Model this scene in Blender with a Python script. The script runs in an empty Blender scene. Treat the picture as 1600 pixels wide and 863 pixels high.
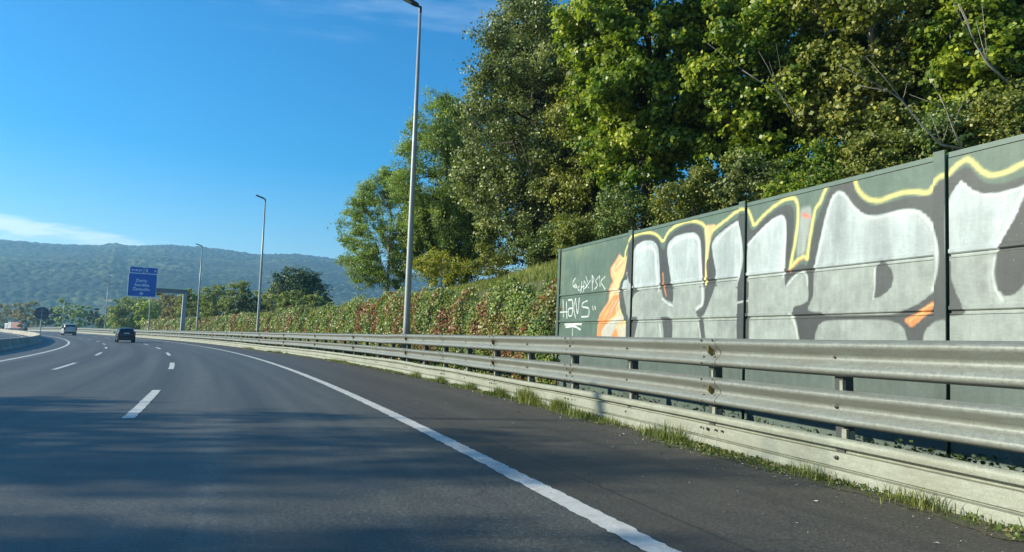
import bpy, math, random
import numpy as np
from mathutils import Vector, Matrix
rng = np.random.default_rng(7); random.seed(7)
scene = bpy.context.scene
# ------------------------------------------------------------------ camera
PITCH, ROLL, CAM_H, FOCAL = math.radians(4.6931), math.radians(.8275), 1.25, 1160.0
cam_d = bpy.data.cameras.new('camera'); cam = bpy.data.objects.new('camera', cam_d)
scene.collection.objects.link(cam); scene.camera = cam
cam_d.sensor_fit = 'HORIZONTAL'; cam_d.sensor_width = 36.0; cam_d.lens = 36.0 * FOCAL / 1600.0
cam_d.clip_start = .05; cam_d.clip_end = 20000
cam.matrix_world = (Matrix.Translation((0, 0, CAM_H)) @ Matrix.Rotation(math.pi/2 + PITCH, 4, 'X') @ Matrix.Rotation(ROLL, 4, 'Z'))
# ------------------------------------------------------------------ light
SUN_EL, SUN_AZ = math.radians(23), math.radians(-90)      # azimuth measured from +Y towards +X
world = bpy.data.worlds.new('World'); scene.world = world; world.use_nodes = True
wn, wl = world.node_tree.nodes, world.node_tree.links; wn.clear()
w_out = wn.new('ShaderNodeOutputWorld'); w_bg = wn.new('ShaderNodeBackground'); w_bg.inputs['Strength'].default_value = .145
sky = wn.new('ShaderNodeTexSky'); sky.sky_type = 'NISHITA'; sky.sun_disc = False
sky.sun_elevation = SUN_EL; sky.sun_rotation = SUN_AZ; sky.air_density = 1.0; sky.dust_density = .25; sky.ozone_density = 2.2; sky.altitude = 60
hs = wn.new('ShaderNodeHueSaturation'); hs.inputs['Saturation'].default_value = 1.72; hs.inputs['Value'].default_value = .74; hs.inputs['Hue'].default_value = .502
wl.new(sky.outputs[0], hs.inputs['Color'])
tc = wn.new('ShaderNodeTexCoord')
sepv = wn.new('ShaderNodeSeparateXYZ'); wl.new(tc.outputs['Generated'], sepv.inputs[0])
def wmath(op, a, b=None, c=None):
    n = wn.new('ShaderNodeMath'); n.operation = op
    for i, v in enumerate((a, b, c)):
        if v is None: continue
        if isinstance(v, (int, float)): n.inputs[i].default_value = v
        else: wl.new(v, n.inputs[i])
    return n.outputs[0]
def wramp(v, a, b):
    n = wn.new('ShaderNodeMapRange'); n.interpolation_type = 'SMOOTHSTEP'
    n.inputs['From Min'].default_value = a; n.inputs['From Max'].default_value = b
    wl.new(v, n.inputs['Value']); return n.outputs['Result']
def wnoise(scale, detail, rough, mapping):
    m = wn.new('ShaderNodeMapping'); m.inputs['Scale'].default_value = mapping[0]; m.inputs['Rotation'].default_value = mapping[1]; m.inputs['Location'].default_value = mapping[2]
    wl.new(tc.outputs['Generated'], m.inputs['Vector'])
    n = wn.new('ShaderNodeTexNoise'); n.inputs['Scale'].default_value = scale; n.inputs['Detail'].default_value = detail; n.inputs['Roughness'].default_value = rough
    wl.new(m.outputs[0], n.inputs['Vector']); return n.outputs['Fac']
# a bank of low cloud behind the ridge, thinning to the right, and faint streaks high up
az = wmath('ARCTAN2', sepv.outputs['X'], sepv.outputs['Y'])
n_low = wnoise(1.0, 5, .6, ((5, 5, 34), (0, 0, 0), (.3, 0, .2)))
n_wisp = wnoise(1.0, 6, .62, ((3.2, 3.2, 22), (.0, .28, .1), (2.1, .4, 0)))
ctop = wmath('SUBTRACT', wmath('MULTIPLY', az, -.10), wmath('MULTIPLY', wmath('SUBTRACT', .5, n_low), .09))   # cloud top rises to the left
low = wmath('SUBTRACT', wmath('ADD', ctop, .056), sepv.outputs['Z'])
low = wmath('MULTIPLY', wramp(low, -.012, .012), wmath('ADD', .25, wramp(n_low, .35, .55)))
low = wmath('MULTIPLY', low, .85)
high = wmath('MULTIPLY', wmath('MULTIPLY', wramp(n_wisp, .52,   .74), .13), wramp(sepv.outputs['Z'], .33, .40))
cl = wmath('MINIMUM', wmath('ADD', low, high), .85)
mixc = wn.new('ShaderNodeMixRGB'); mixc.inputs['Color2'].default_value = (5.0, 5.6, 6.2, 1)
wl.new(cl, mixc.inputs['Fac']); wl.new(hs.outputs[0], mixc.inputs['Color1'])
wl.new(mixc.outputs[0], w_bg.inputs['Color']); wl.new(w_bg.outputs[0], w_out.inputs['Surface'])
sun_d = bpy.data.lights.new('sun', 'SUN'); sun_d.energy = 4.7; sun_d.angle = math.radians(.53); sun_d.color = (1, .95, .77)
sun = bpy.data.objects.new('sun', sun_d); scene.collection.objects.link(sun)
sdir = Vector((math.sin(SUN_AZ)*math.cos(SUN_EL), math.cos(SUN_AZ)*math.cos(SUN_EL), math.sin(SUN_EL)))
sun.rotation_euler = sdir.to_track_quat('Z', 'Y').to_euler(); sun.location = (-40, 0, 60)
vs = scene.view_settings; vs.view_transform = 'Standard'; vs.look = 'None'; vs.exposure = .82; vs.gamma = 1.0; vs.use_curve_mapping = False
scene.cycles.volume_bounces = 0; scene.cycles.transparent_max_bounces = 6; scene.cycles.max_bounces = 6
scene.cycles.diffuse_bounces = 3; scene.cycles.use_denoising = True
# ------------------------------------------------------------------ helpers
COL = scene.collection
def link(name, me, mat=None, parent=None):
    o = bpy.data.objects.new(name, me); COL.objects.link(o)
    if mat is not None and me is not None and not me.materials: me.materials.append(mat)
    if parent is not None: o.parent = parent
    return o
def mesh(name, v, f, smooth=False):
    me = bpy.data.meshes.new(name)
    v = np.asarray(v, dtype=np.float32).reshape(-1, 3)
    if isinstance(f, np.ndarray):
        n, k = f.shape
        me.vertices.add(len(v)); me.vertices.foreach_set('co', v.ravel())
        me.loops.add(n*k); me.loops.foreach_set('vertex_index', f.ravel().astype(np.int32))
        me.polygons.add(n); me.polygons.foreach_set('loop_start', (np.arange(n)*k).astype(np.int32))
        me.update(calc_edges=True)
    else:
        me.from_pydata([tuple(map(float, q)) for q in v], [], f); me.update()
    if smooth: me.polygons.foreach_set('use_smooth', np.ones(len(me.polygons), dtype=bool))
    return me
def thing(name, label, cat, loc=(0, 0, 0), rz=0, group=None):
    o = bpy.data.objects.new(name, None); COL.objects.link(o); o.location = loc; o.rotation_euler = (0, 0, rz)
    o.empty_display_size = .3
    return tag(o, label, cat, group)
def tag(o, label, cat=None, group=None, kind=None):
    if label: o['label'] = label
    if cat: o['category'] = cat
    if group: o['group'] = group
    if kind: o['kind'] = kind
    return o
def structure(o): o['kind'] = 'structure'; return o
def stuff(o): o['kind'] = 'stuff'; return o
class MB:
    def __init__(s): s.v = []; s.f = []; s.pc = []
    def add(s, v, f):
        n = len(s.v); s.pc.append((n, n+len(v), len(s.f), len(s.f)+len(f))); s.v += [tuple(q) for q in v]; s.f += [tuple(i+n for i in q) for q in f]; return s
    def box(s, a, b, M=None):
        x0, y0, z0 = a; x1, y1, z1 = b
        v = [(x0,y0,z0),(x1,y0,z0),(x1,y1,z0),(x0,y1,z0),(x0,y0,z1),(x1,y0,z1),(x1,y1,z1),(x0,y1,z1)]
        if M is not None: v = [tuple(M @ Vector(q)) for q in v]
        return s.add(v, [(0,3,2,1),(4,5,6,7),(0,1,5,4),(1,2,6,5),(2,3,7,6),(3,0,4,7)])
    def tube(s, pts, rad, n=8, cap=True):
        pts = [Vector(p) for p in pts]; rad = rad if hasattr(rad, '__len__') else [rad]*len(pts)
        v = []; prev = None
        for i, p in enumerate(pts):
            t = (pts[min(i+1, len(pts)-1)] - pts[max(i-1, 0)]).normalized()
            if prev is None: a = t.orthogonal().normalized()
            else:
                a = prev - t*prev.dot(t)
                a = a.normalized() if a.length > 1e-6 else t.orthogonal().normalized()
            prev = a; b = t.cross(a)
            for k in range(n):
                g = 2*math.pi*k/n; v.append(p + (a*math.cos(g) + b*math.sin(g))*rad[i])
        f = []
        for i in range(len(pts)-1):
            for k in range(n):
                f.append((i*n+k, i*n+(k+1)%n, (i+1)*n+(k+1)%n, (i+1)*n+k))
        if cap: f += [tuple(range(n))[::-1], tuple((len(pts)-1)*n+k for k in range(n))]
        return s.add(v, f)
    def prism(s, poly, axis_a, axis_b):     # poly of 3D points swept from +axis_a to +axis_b
        n = len(poly); a = [Vector(p)+Vector(axis_a) for p in poly]; b = [Vector(p)+Vector(axis_b) for p in poly]
        return s.add(a+b, [tuple(range(n))[::-1], tuple(range(n, 2*n))] + [(i, (i+1) % n, n+(i+1) % n, n+i) for i in range(n)])
    def each(s, name, mat, parent=None, smooth=False):        # every added shape becomes an object of its own
        out = []
        for a, b, c, d in s.pc: out.append(link(name, mesh(name, s.v[a:b], [tuple(i-a for i in q) for q in s.f[c:d]], smooth), mat, parent))
        return out
    def build(s, name, mat, parent=None, smooth=False, bevel=0):
        me = mesh(name, s.v, s.f, smooth); o = link(name, me, mat, parent)
        if bevel:
            m = o.modifiers.new('bevel', 'BEVEL'); m.width = bevel; m.segments = 2; m.limit_method = 'ANGLE'
        return o
def vnoise(x, y, seed=0):
    xi = np.floor(x).astype(np.int64); yi = np.floor(y).astype(np.int64); fx = x-xi; fy = y-yi
    fx = fx*fx*(3-2*fx); fy = fy*fy*(3-2*fy)
    def h(a, b):
        n = (a*374761393 + b*668265263 + seed*982451653) & 0x7fffffff
        n = ((n ^ (n >> 13)) * 1274126177) & 0x7fffffff
        return ((n ^ (n >> 16)) & 0xffff) / 65535.0
    return (h(xi, yi)*(1-fx)+h(xi+1, yi)*fx)*(1-fy) + (h(xi, yi+1)*(1-fx)+h(xi+1, yi+1)*fx)*fy
def fbm(x, y, oct=4, seed=0):
    r = 0; a = .5; t = 0
    for k in range(oct): r = r + a*vnoise(x*2**k, y*2**k, seed+k*17); t += a; a *= .5
    return r/t
# ------------------------------------------------------------------ materials
class Mat:
    def __init__(s, name):
        s.m = bpy.data.materials.new(name); s.m.use_nodes = True; s.n = s.m.node_tree.nodes; s.l = s.m.node_tree.links
        s.b = s.n['Principled BSDF']; s.out = s.n['Material Output']
    def new(s, t): return s.n.new(t)
    def lk(s, a, b): s.l.new(a, b)
    def coord(s, kind='Object', scale=(1, 1, 1), rot=(0, 0, 0)):
        t = s.new('ShaderNodeTexCoord'); m = s.new('ShaderNodeMapping'); m.inputs['Scale'].default_value = scale; m.inputs['Rotation'].default_value = rot
        s.lk(t.outputs[kind], m.inputs['Vector']); return m.outputs[0]
    def noise(s, scale, detail=4, rough=.55, vec=None):
        n = s.new('ShaderNodeTexNoise'); n.inputs['Scale'].default_value = scale; n.inputs['Detail'].default_value = detail; n.inputs['Roughness'].default_value = rough
        if vec is not None: s.lk(vec, n.inputs['Vector'])
        return n.outputs['Fac']
    def ramp(s, v, stops):
        r = s.new('ShaderNodeValToRGB'); e = r.color_ramp.elements
        while len(e) < len(stops): e.new(.5)
        for k, (p, c) in enumerate(stops):
            e[k].position = p; e[k].color = (c, c, c, 1) if isinstance(c, (int, float)) else tuple(c)+(1,)
        s.lk(v, r.inputs[0]); return r.outputs[0]
    def mix(s, f, a, b, mode='MIX'):
        m = s.new('ShaderNodeMixRGB'); m.blend_type = mode
        for i, v in ((0, f), (1, a), (2, b)):
            if isinstance(v, (int, float)): m.inputs[i].default_value = v if i == 0 else (v, v, v, 1)
            elif isinstance(v, tuple): m.inputs[i].default_value = v+(1,)
            else: s.lk(v, m.inputs[i])
        return m.outputs[0]
    def math(s, op, a, b=0.0):
        m = s.new('ShaderNodeMath'); m.operation = op
        for i, v in ((0, a), (1, b)):
            if isinstance(v, (int, float)): m.inputs[i].default_value = v
            else: s.lk(v, m.inputs[i])
        return m.outputs[0]
    def attr(s, name, out='Fac'):
        a = s.new('ShaderNodeAttribute'); a.attribute_name = name; return a.outputs[out]
    def bump(s, h, strength=.3, dist=.01):
        b = s.new('ShaderNodeBump'); b.inputs['Strength'].default_value = strength; b.inputs['Distance'].default_value = dist
        s.lk(h, b.inputs['Height']); s.lk(b.outputs[0], s.b.inputs['Normal'])
    def set(s, color=None, rough=None, metal=None, spec=None):
        for k, v in (('Base Color', color), ('Roughness', rough), ('Metallic', metal), ('Specular IOR Level', spec)):
            if v is None: continue
            if isinstance(v, (int, float)): s.b.inputs[k].default_value = v
            elif isinstance(v, tuple): s.b.inputs[k].default_value = v+(1,)
            else: s.lk(v, s.b.inputs[k])
        return s
def plain(name, color, rough=.6, metal=0, var=.15, scale=6, spec=None):
    m = Mat(name); v = m.coord(); n = m.noise(scale, 4, .6, v)
    c = m.mix(m.ramp(n, [(.3, 0), (.7, 1)]), tuple(q*(1-var) for q in color), tuple(min(1, q*(1+var)) for q in color))
    m.set(c, rough, metal, spec); return m.m

def mat_asphalt():
    m = Mat('asphalt'); v = m.coord('Object')
    uv = m.coord('UV', (1, 1, 1))
    fine = m.noise(95, 3, .75, v); grit = m.noise(30, 3, .75, v); med = m.noise(2.2, 5, .6, v)
    st = m.new('ShaderNodeMapping'); st.inputs['Scale'].default_value = (.022, 1.3, 1); m.lk(uv, st.inputs[0])
    streak = m.noise(1.0, 5, .65, st.outputs[0])
    c = m.ramp(fine, [(.32, (.012, .013, .0125)), (.5, (.058, .062, .058)), (.68, (.24, .24, .22))])
    c = m.mix(.55, c, m.ramp(grit, [(.34, (.020, .022, .021)), (.5, (.064, .067, .063)), (.66, (.19, .188, .172))]))
    c = m.mix(1.0, c, m.ramp(med, [(.25, .80), (.75, 1.14)]), 'MULTIPLY')
    c = m.mix(1.0, c, m.ramp(streak, [(.3, .66), (.7, 1.3)]), 'MULTIPLY')
    c = m.mix(1.0, c, (1.04, 1.0, .91), 'MULTIPLY')
    # brown-grey older surface on the hard shoulder (UV.y is the distance right of the edge line)
    sp = m.new('ShaderNodeSeparateXYZ'); m.lk(uv, sp.inputs[0])
    edge = m.math('ADD', sp.outputs['Y'], m.math('MULTIPLY', m.math('SUBTRACT', med, .5), .5))
    sh = m.ramp(m.math('MULTIPLY', edge, 1.0), [(.02, 0), (.2, 1)])
    c = m.mix(sh, c, m.mix(1.0, c, (.92, .80, .72), 'MULTIPLY'))
    # cracks
    vo = m.new('ShaderNodeTexVoronoi'); vo.feature = 'DISTANCE_TO_EDGE'; vo.inputs['Scale'].default_value = .35
    wv = m.new('ShaderNodeMixRGB'); wv.blend_type = 'ADD'; wv.inputs[0].default_value = .5; m.lk(v, wv.inputs[1])
    nn = m.new('ShaderNodeTexNoise'); nn.inputs['Scale'].default_value = 1.6; nn.inputs['Detail'].default_value = 6; m.lk(v, nn.inputs['Vector']); m.lk(nn.outputs['Color'], wv.inputs[2])
    m.lk(wv.outputs[0], vo.inputs['Vector'])
    cr = m.ramp(vo.outputs['Distance'], [(.0, .72), (.006, 1)])
    c = m.mix(1.0, c, cr, 'MULTIPLY')
    tr = m.math('COSINE', m.math('MULTIPLY', m.math('ADD', sp.outputs['Y'], 1.03), 2*math.pi/1.725))
    tr = m.math('MULTIPLY', tr, m.math('LESS_THAN', sp.outputs['Y'], -.1)); c = m.mix(1.0, c, m.ramp(m.math('ADD', m.math('MULTIPLY', tr, .3), m.math('ADD', .5, m.math('MULTIPLY', m.math('SUBTRACT', streak, .5), .8))), [(.15, .84), (.85, 1.14)]), 'MULTIPLY')
    # sealed joints between the paved strips
    for sy in (.52, -5.4, -8.75):
        ds_ = m.math('ABSOLUTE', m.math('ADD', m.math('SUBTRACT', sp.outputs['Y'], sy), m.math('MULTIPLY', m.math('SUBTRACT', med, .5), .05)))
        c = m.mix(1.0, c, m.ramp(ds_, [(.010, .55), (.022, 1)]), 'MULTIPLY')
    m.set(c, m.ramp(grit, [(.3, .50), (.7, .75)]), 0, .55); m.bump(m.math('ADD', fine, m.math('MULTIPLY', grit, .8)), .55, .006); return m.m
def mat_paint():
    m = Mat('road_paint'); v = m.coord('Object'); n = m.noise(55, 4, .7, v); n2 = m.noise(7, 4, .65, v); n3 = m.noise(1.2, 3, .5, v)
    c = m.ramp(n2, [(.3, (.50, .48, .43)), (.7, (.74, .72, .66))])
    k = m.ramp(m.math('ADD', m.math('MULTIPLY', n, .7), m.math('MULTIPLY', n2, .4)), [(.62, 0), (.70, 1)])
    c = m.mix(m.math('MULTIPLY', k, .75), c, (.13, .13, .12))
    c = m.mix(1.0, c, m.ramp(n3, [(.3, .85), (.7, 1.05)]), 'MULTIPLY')
    m.set(c, .6, 0, .4); m.bump(n, .5, .006); return m.m
def mat_galv(name='galvanised_steel', tone=(.235, .250, .215), dirt=(.17, .155, .115), amount=.6, rough=.42):
    m = Mat(name); v = m.coord('Object'); n = m.noise(26, 4, .6, v); big = m.noise(1.3, 5, .65, v)
    st = m.coord('Object', (5, 5, 34), (0, 0, .35)); s = m.noise(1.2, 5, .7, st)
    vo = m.new('ShaderNodeTexVoronoi'); vo.inputs['Scale'].default_value = 90; m.lk(v, vo.inputs['Vector'])
    c = m.mix(m.ramp(n, [(.3, 0), (.7, 1)]), tuple(q*.86 for q in tone), tuple(q*1.12 for q in tone))
    c = m.mix(.22, c, m.mix(1.0, m.mix(1.0, (tone), vo.outputs['Distance'], 'MULTIPLY'), 2.0, 'MULTIPLY'))
    d = m.math('MULTIPLY', m.ramp(m.math('ADD', m.math('MULTIPLY', big, .6), m.math('MULTIPLY', s, .5)), [(.42, 0), (.72, 1)]), amount)
    c = m.mix(d, c, dirt)
    m.set(c, m.ramp(n, [(.3, rough-.07), (.7, rough+.16)]), .25, .6); m.bump(m.math('ADD', n, big), .12, .01); return m.m
def mat_leaf(name, lo, mid, hi, red=None, rough=.42, trans=.28, redscale=.35, redcut=(.56, .66)):
    m = Mat(name); t = m.attr('tint'); v = m.coord('Object'); n = m.noise(.55, 3, .6, v)
    f = m.math('ADD', m.math('MULTIPLY', t, .75), m.math('MULTIPLY', m.math('SUBTRACT', n, .5), .9))
    c = m.ramp(m.math('ADD', f, .12), [(.12, lo), (.5, mid), (.92, hi)])
    if red:
        rn = m.noise(redscale, 4, .62, v)
        rf = m.math('MULTIPLY', m.ramp(rn, [(redcut[0], 0), (redcut[1], 1)]), m.ramp(m.attr('tint2'), [(.3, 0), (.45, 1)]))
        c = m.mix(rf, c, m.mix(t, red[0], red[1]))
    m.set(c, rough, 0, .32)
    tr = m.new('ShaderNodeBsdfTranslucent'); m.lk(m.mix(1.0, c, (1.3, 1.5, .55), 'MULTIPLY'), tr.inputs[0])
    mx = m.new('ShaderNodeMixShader'); mx.inputs[0].default_value = trans
    m.lk(m.b.outputs[0], mx.inputs[1]); m.lk(tr.outputs[0], mx.inputs[2]); m.lk(mx.outputs[0], m.out.inputs['Surface']); return m.m
def mat_bark(name, a, b):
    m = Mat(name); v = m.coord('Object', (6, 6, 1.6)); n = m.noise(3, 6, .7, v)
    m.set(m.ramp(n, [(.3, a), (.7, b)]), .85, 0, .3); m.bump(n, .6, .03); return m.m
def mat_paintattr():
    m = Mat('sprayed_metal'); v = m.coord('Object'); c = m.attr('paint', 'Color')
    n = m.noise(5, 5, .65, v); st = m.coord('Object', (7, 7, 1.1)); s = m.noise(1.6, 6, .7, st); dg = m.noise(14, 3, .7, m.coord('Object', (1, 1, 3.5), (.5, .6, 0)))
    c = m.mix(1.0, c, m.ramp(n, [(.25, .84), (.75, 1.12)]), 'MULTIPLY')
    c = m.mix(.55, c, m.mix(1.0, c, m.ramp(s, [(.3, .70), (.7, 1.2)]), 'MULTIPLY'))
    c = m.mix(.35, c, m.mix(1.0, c, m.ramp(dg, [(.35, .8), (.65, 1.15)]), 'MULTIPLY'))
    sp = m.noise(38, 3, .6, v); c = m.mix(m.math('MULTIPLY', m.ramp(sp, [(.66, 0), (.74, 1)]), .3), c, (.42, .46, .36))
    m.set(c, .5, 0, .4); m.bump(n, .08, .01); return m.m
M_ASPH = mat_asphalt(); M_PAINT = mat_paint(); M_GALV = mat_galv(); M_GALV2 = mat_galv('lower_plate_steel', (.31, .325, .255), (.19, .18, .125), .75, .6)
M_POST = mat_galv('shaded_post_steel', (.055, .065, .065), (.04, .038, .03), .6, .65)  # shade behind the rails is put into the posts' dark tone
M_POLE = mat_galv('lamp_pole_steel', (.34, .36, .35), (.25, .25, .22), .35, .45)
M_GREEN = plain('green_barrier_paint', (.075, .125, .095), .5, 0, .12, 5)
M_SPRAY = mat_paintattr()
M_CONC = plain('weathered_concrete', (.30, .285, .25), .9, 0, .3, 2.5)
M_DARK = plain('dark_plastic', (.02, .02, .022), .5)
M_RUST = plain('rusty_reflector', (.20, .085, .02), .6, .1, .35, 40)
M_AMBER = plain('amber_reflector', (.24, .17, .035), .4, 0, .3, 40)
M_BOLT = plain('bolt_steel', (.10, .09, .08), .6, .5, .3, 60)
M_SOIL = plain('soil', (.075, .055, .035), .95, 0, .4, 1.5)

# ------------------------------------------------------------------ alignment of the road
CA, CB, CC, CK, CX0 = 19.7726, .1679, -.3848, 1.6255, 1.0913
_ds = .25; _s = np.arange(-60, 520, _ds)
def _theta(s): 
    q = np.clip(s, -60, 300); t = CA + CB*q + CC*q*q*1e-3
    return np.radians(t)
_th = _theta(_s); _x = np.cumsum(-np.sin(_th))*_ds; _y = np.cumsum(np.cos(_th))*_ds
_i0 = int(60/_ds); _x = _x-_x[_i0]+CX0; _y = _y-_y[_i0]+4.0
def zr(s): return CK*1e-5*np.clip(s, 0, 240)**2
def at(s, o, z=0.0):
    """point at arc length s, o metres right of the right edge line, z above the road"""
    x = np.interp(s, _s, _x); y = np.interp(s, _s, _y); t = np.interp(s, _s, _th)
    return x+o*np.cos(t), y+o*np.sin(t), zr(s)+z
def V(s, o, z=0.0): return Vector([float(q) for q in at(s, o, z)])
def heading(s): return float(np.interp(s, _s, _th))
def roff(s):
    q = np.clip(s, -8, 50); return np.where(np.asarray(s) > 50, 2.62, 2.621+.052954*q-10.5845e-4*np.maximum(q, 0)**2)
def srange(a, b, fine=1.0):
    out = [a]
    while out[-1] < b:
        st = fine*min(6, max(1, abs(out[-1])/40)); out.append(min(b, out[-1]+st))
    return np.array(out)
def grid_mesh(name, ss, oo, zf, mat, parent=None, smooth=True, uv=False):
    S, O = np.meshgrid(ss, oo, indexing='ij'); x, y, z = at(S, O); z = z+zf(S, O)
    v = np.stack([x, y, z], -1).reshape(-1, 3); n, k = S.shape
    i = (np.arange(n-1)[:, None]*k+np.arange(k-1)[None, :]).ravel()
    f = np.stack([i, i+1, i+k+1, i+k], -1)
    f = f[:, ::-1]
    me = mesh(name, v, f, smooth)
    if uv:
        l = me.uv_layers.new(name='UVMap'); vi = np.empty(len(me.loops), np.int32); me.loops.foreach_get('vertex_index', vi)
        l.data.foreach_set('uv', np.stack([S.ravel()[vi], O.ravel()[vi]], -1).astype(np.float32).ravel())
    # make the faces look up
    nz = np.empty(len(me.polygons)*3, np.float32); me.polygons.foreach_get('normal', nz)
    if nz.reshape(-1, 3)[:, 2].mean() < 0: me.flip_normals()
    return link(name, me, mat, parent)
# ------------------------------------------------------------------ ground, road and hills
M_GRASSLAND = plain('grassland', (.085, .10, .04), .95, 0, .35, .08)
rr = np.array([0, 30, 60, 100, 140, 180, 220, 260, 330, 420, 560, 900, 2000, 2600, 3300.]); aa = np.linspace(0, 2*np.pi, 97)[:-1]
gv = [(0, 0, -.12)]; 
for q in rr[1:]:
    for a in aa: gv.append((q*np.sin(a), q*np.cos(a), CK*1e-5*min(q*.9, 240)**2-.12 if q > 0 else -.12))
gf = [(0, 1+(k+1) % 96, 1+k) for k in range(96)]
gf = [tuple(reversed(t)) for t in gf]
for j in range(len(rr)-2):
    for k in range(96):
        a, b = 1+j*96+k, 1+j*96+(k+1) % 96; gf.append((a, a+96, b+96, b))
g_me = mesh('ground', gv, gf, True)
ground = structure(link('ground', g_me, M_GRASSLAND)); 
HEDGE_END = 146.
def bank_h(S):
    return np.where(S > 12, 2.78, 2.55)*np.clip((HEDGE_END-S)/2.5, 0, 1)
def bank_z(S, O):
    h = bank_h(S); t = np.clip((O-4.82)/.42, 0, 1); n = (fbm(S*.35, O*.35+9, 3)-.5)*.35
    up = np.clip((S-2)/10, .2, 1)*0+1
    back = np.clip((O-5.24)/3, 0, 1)*(.12+np.clip((38-S)/20, 0, 1)*1.05) + np.clip((O-9)/14, 0, 1)*np.clip((30-S)/16, 0, 1)*1.2
    fall = np.clip((O-26)/14, 0, 1)*h
    return -.05+h*t+back*t*np.clip(h, 0, 1)+n*t*.6*np.clip(h, 0, 1)-fall
M_BANKSOIL = Mat('bank_soil'); _v = M_BANKSOIL.coord(); M_BANKSOIL.set(M_BANKSOIL.ramp(M_BANKSOIL.noise(1.4, 5, .65, _v), [(.3, (.035, .045, .018)), (.7, (.10, .11, .04))]), .95); M_BANKSOIL = M_BANKSOIL.m
oo = np.array([3.0, 3.9, 4.5, 4.82, 4.9, 5.0, 5.12, 5.24, 5.6, 6.2, 7, 8.2, 10, 12.5, 16, 21, 26, 32, 40])
bank = structure(grid_mesh('embankment', srange(-30, 260, .8), oo, bank_z, M_BANKSOIL))
road_s = srange(-30, 480, .5)
road = structure(grid_mesh('road', road_s, np.array([-12.35, -9.9, -7.2, -3.8, -1.8, 0, .6, 1.3, 2.0, 2.9]), lambda S, O: 0*S+0, M_ASPH, uv=True))
shoulder = structure(grid_mesh('verge_soil', srange(-30, 300, .8), np.array([2.85, 3.2, 3.6, 4.2]), lambda S, O: 0*S-.02, M_SOIL))
opp = structure(grid_mesh('opposite_road', srange(-30, 480, 1), np.array([-26.5, -22, -18, -14.5, -13.0]), lambda S, O: 0*S-.004, M_ASPH, uv=True))
def dirt_strip():
    ss = np.arange(-8, 70, .07); r = np.random.default_rng(5)
    w = .10+.75*np.clip(fbm(ss*.9, ss*0+3.3, 3, 71)-.33, 0, 1)+.16*fbm(ss*6, ss*0, 2, 5)
    a = np.stack(at(ss, roff(ss)-w, .004), -1); b = np.stack(at(ss, roff(ss)+.12, .006), -1)
    v = np.empty((len(ss)*2, 3)); v[0::2] = a; v[1::2] = b; i = np.arange(len(ss)-1)*2
    m = Mat('gutter_dirt'); vv = m.coord(); n = m.noise(30, 5, .7, vv); n2 = m.noise(4, 4, .6, vv)
    m.set(m.mix(m.ramp(n2, [(.35, 0), (.65, 1)]), m.ramp(n, [(.3, (.05, .04, .025)), (.7, (.16, .13, .085))]), m.ramp(n, [(.3, (.03, .045, .012)), (.7, (.10, .12, .035))])), .95); m.bump(n, .8, .02)
    link('gutter_dirt', mesh('gutter_dirt', v, np.stack([i, i+1, i+3, i+2], -1)), m.m, road)
dirt_strip()
def line_strip(name, s0, s1, o, width, z, parent, jag=.012, step=.06, stepmax=2.0):
    ss = [s0]
    while ss[-1] < s1-1e-6: ss.append(min(s1, ss[-1]+min(stepmax, max(step, (abs(ss[-1]))*.006))))
    ss = np.array(ss); r = np.random.default_rng(int(abs(s0*13+o*101)))
    j = jag*np.clip(1.4-ss/70, .2, 1)
    a = o-width/2+r.normal(0, 1, len(ss))*j*.6; b = o+width/2+r.normal(0, 1, len(ss))*j*.6
    pa = np.stack(at(ss, a, z), -1); pb = np.stack(at(ss, b, z), -1)
    v = np.empty((len(ss)*2, 3)); v[0::2] = pa; v[1::2] = pb
    i = np.arange(len(ss)-1)*2; f = np.stack([i, i+1, i+3, i+2], -1)
    return link(name, mesh(name, v, f), M_PAINT, parent)
line_strip('edge_line', -6, 430, 0, .19, .005, road)
line_strip('edge_line', -6, 430, -9.9, .19, .005, road)
for o_ in (-3.78, -7.16):
    s0 = 8.75-15.5
    while s0 < 330:
        line_strip('lane_dash', s0, s0+5.7, o_, .15 if o_ < -5 else .17, .005, road, step=.08); s0 += 15.5
line_strip('edge_line', -20, 430, -13.9, .15, .002, opp)
for k in range(20): line_strip('lane_dash', 4+k*15.5, 9.5+k*15.5, -17.4, .12, .002, opp, step=.3)
# hills ------------------------------------------------------------
RID_B = np.array([-95, -60, -45, -34.8, -32.7, -29.4, -28.3, -27.5, -25.1, -22.6, -19.1, -16.4, -13.6, -10.8, -7.9, -2, 8, 25, 50, 80])
RID_E = np.array([2.0, 4.4, 5.3, 5.70, 5.62, 5.66, 5.92, 5.75, 6.0, 5.97, 5.70, 5.87, 5.6, 5.27, 4.67, 3.6, 3.0, 2.8, 2.5, 1.6])
def hill_height(B, Rr):
    """B bearing in degrees, Rr distance; a wooded ridge about 2.3 km off, cut by folds that run down the slope"""
    e = np.interp(B, RID_B, RID_E); top = np.tan(np.radians(e))*2300+1.2
    t = np.clip((Rr-720)/(2300-720), 0, 1.0)
    X = Rr*np.sin(np.radians(B)); Y = Rr*np.cos(np.radians(B))
    fold = (fbm(X/700+3, Y/700, 2, 5)-.5)*.30*np.sin(np.pi*np.clip(t, 0, 1)) + (fbm(X/300, Y/300, 2, 9)-.5)*.09*np.sin(np.pi*np.clip(t*1.02, 0, 1))**.6
    prof = .55*t**1.15+.45*(t*t*(3-2*t))
    h = top*np.clip(prof+fold, 0, 1.0)
    back = np.clip((Rr-2300)/900, 0, 1); h = h*(1-back*.6)
    return h
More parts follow.
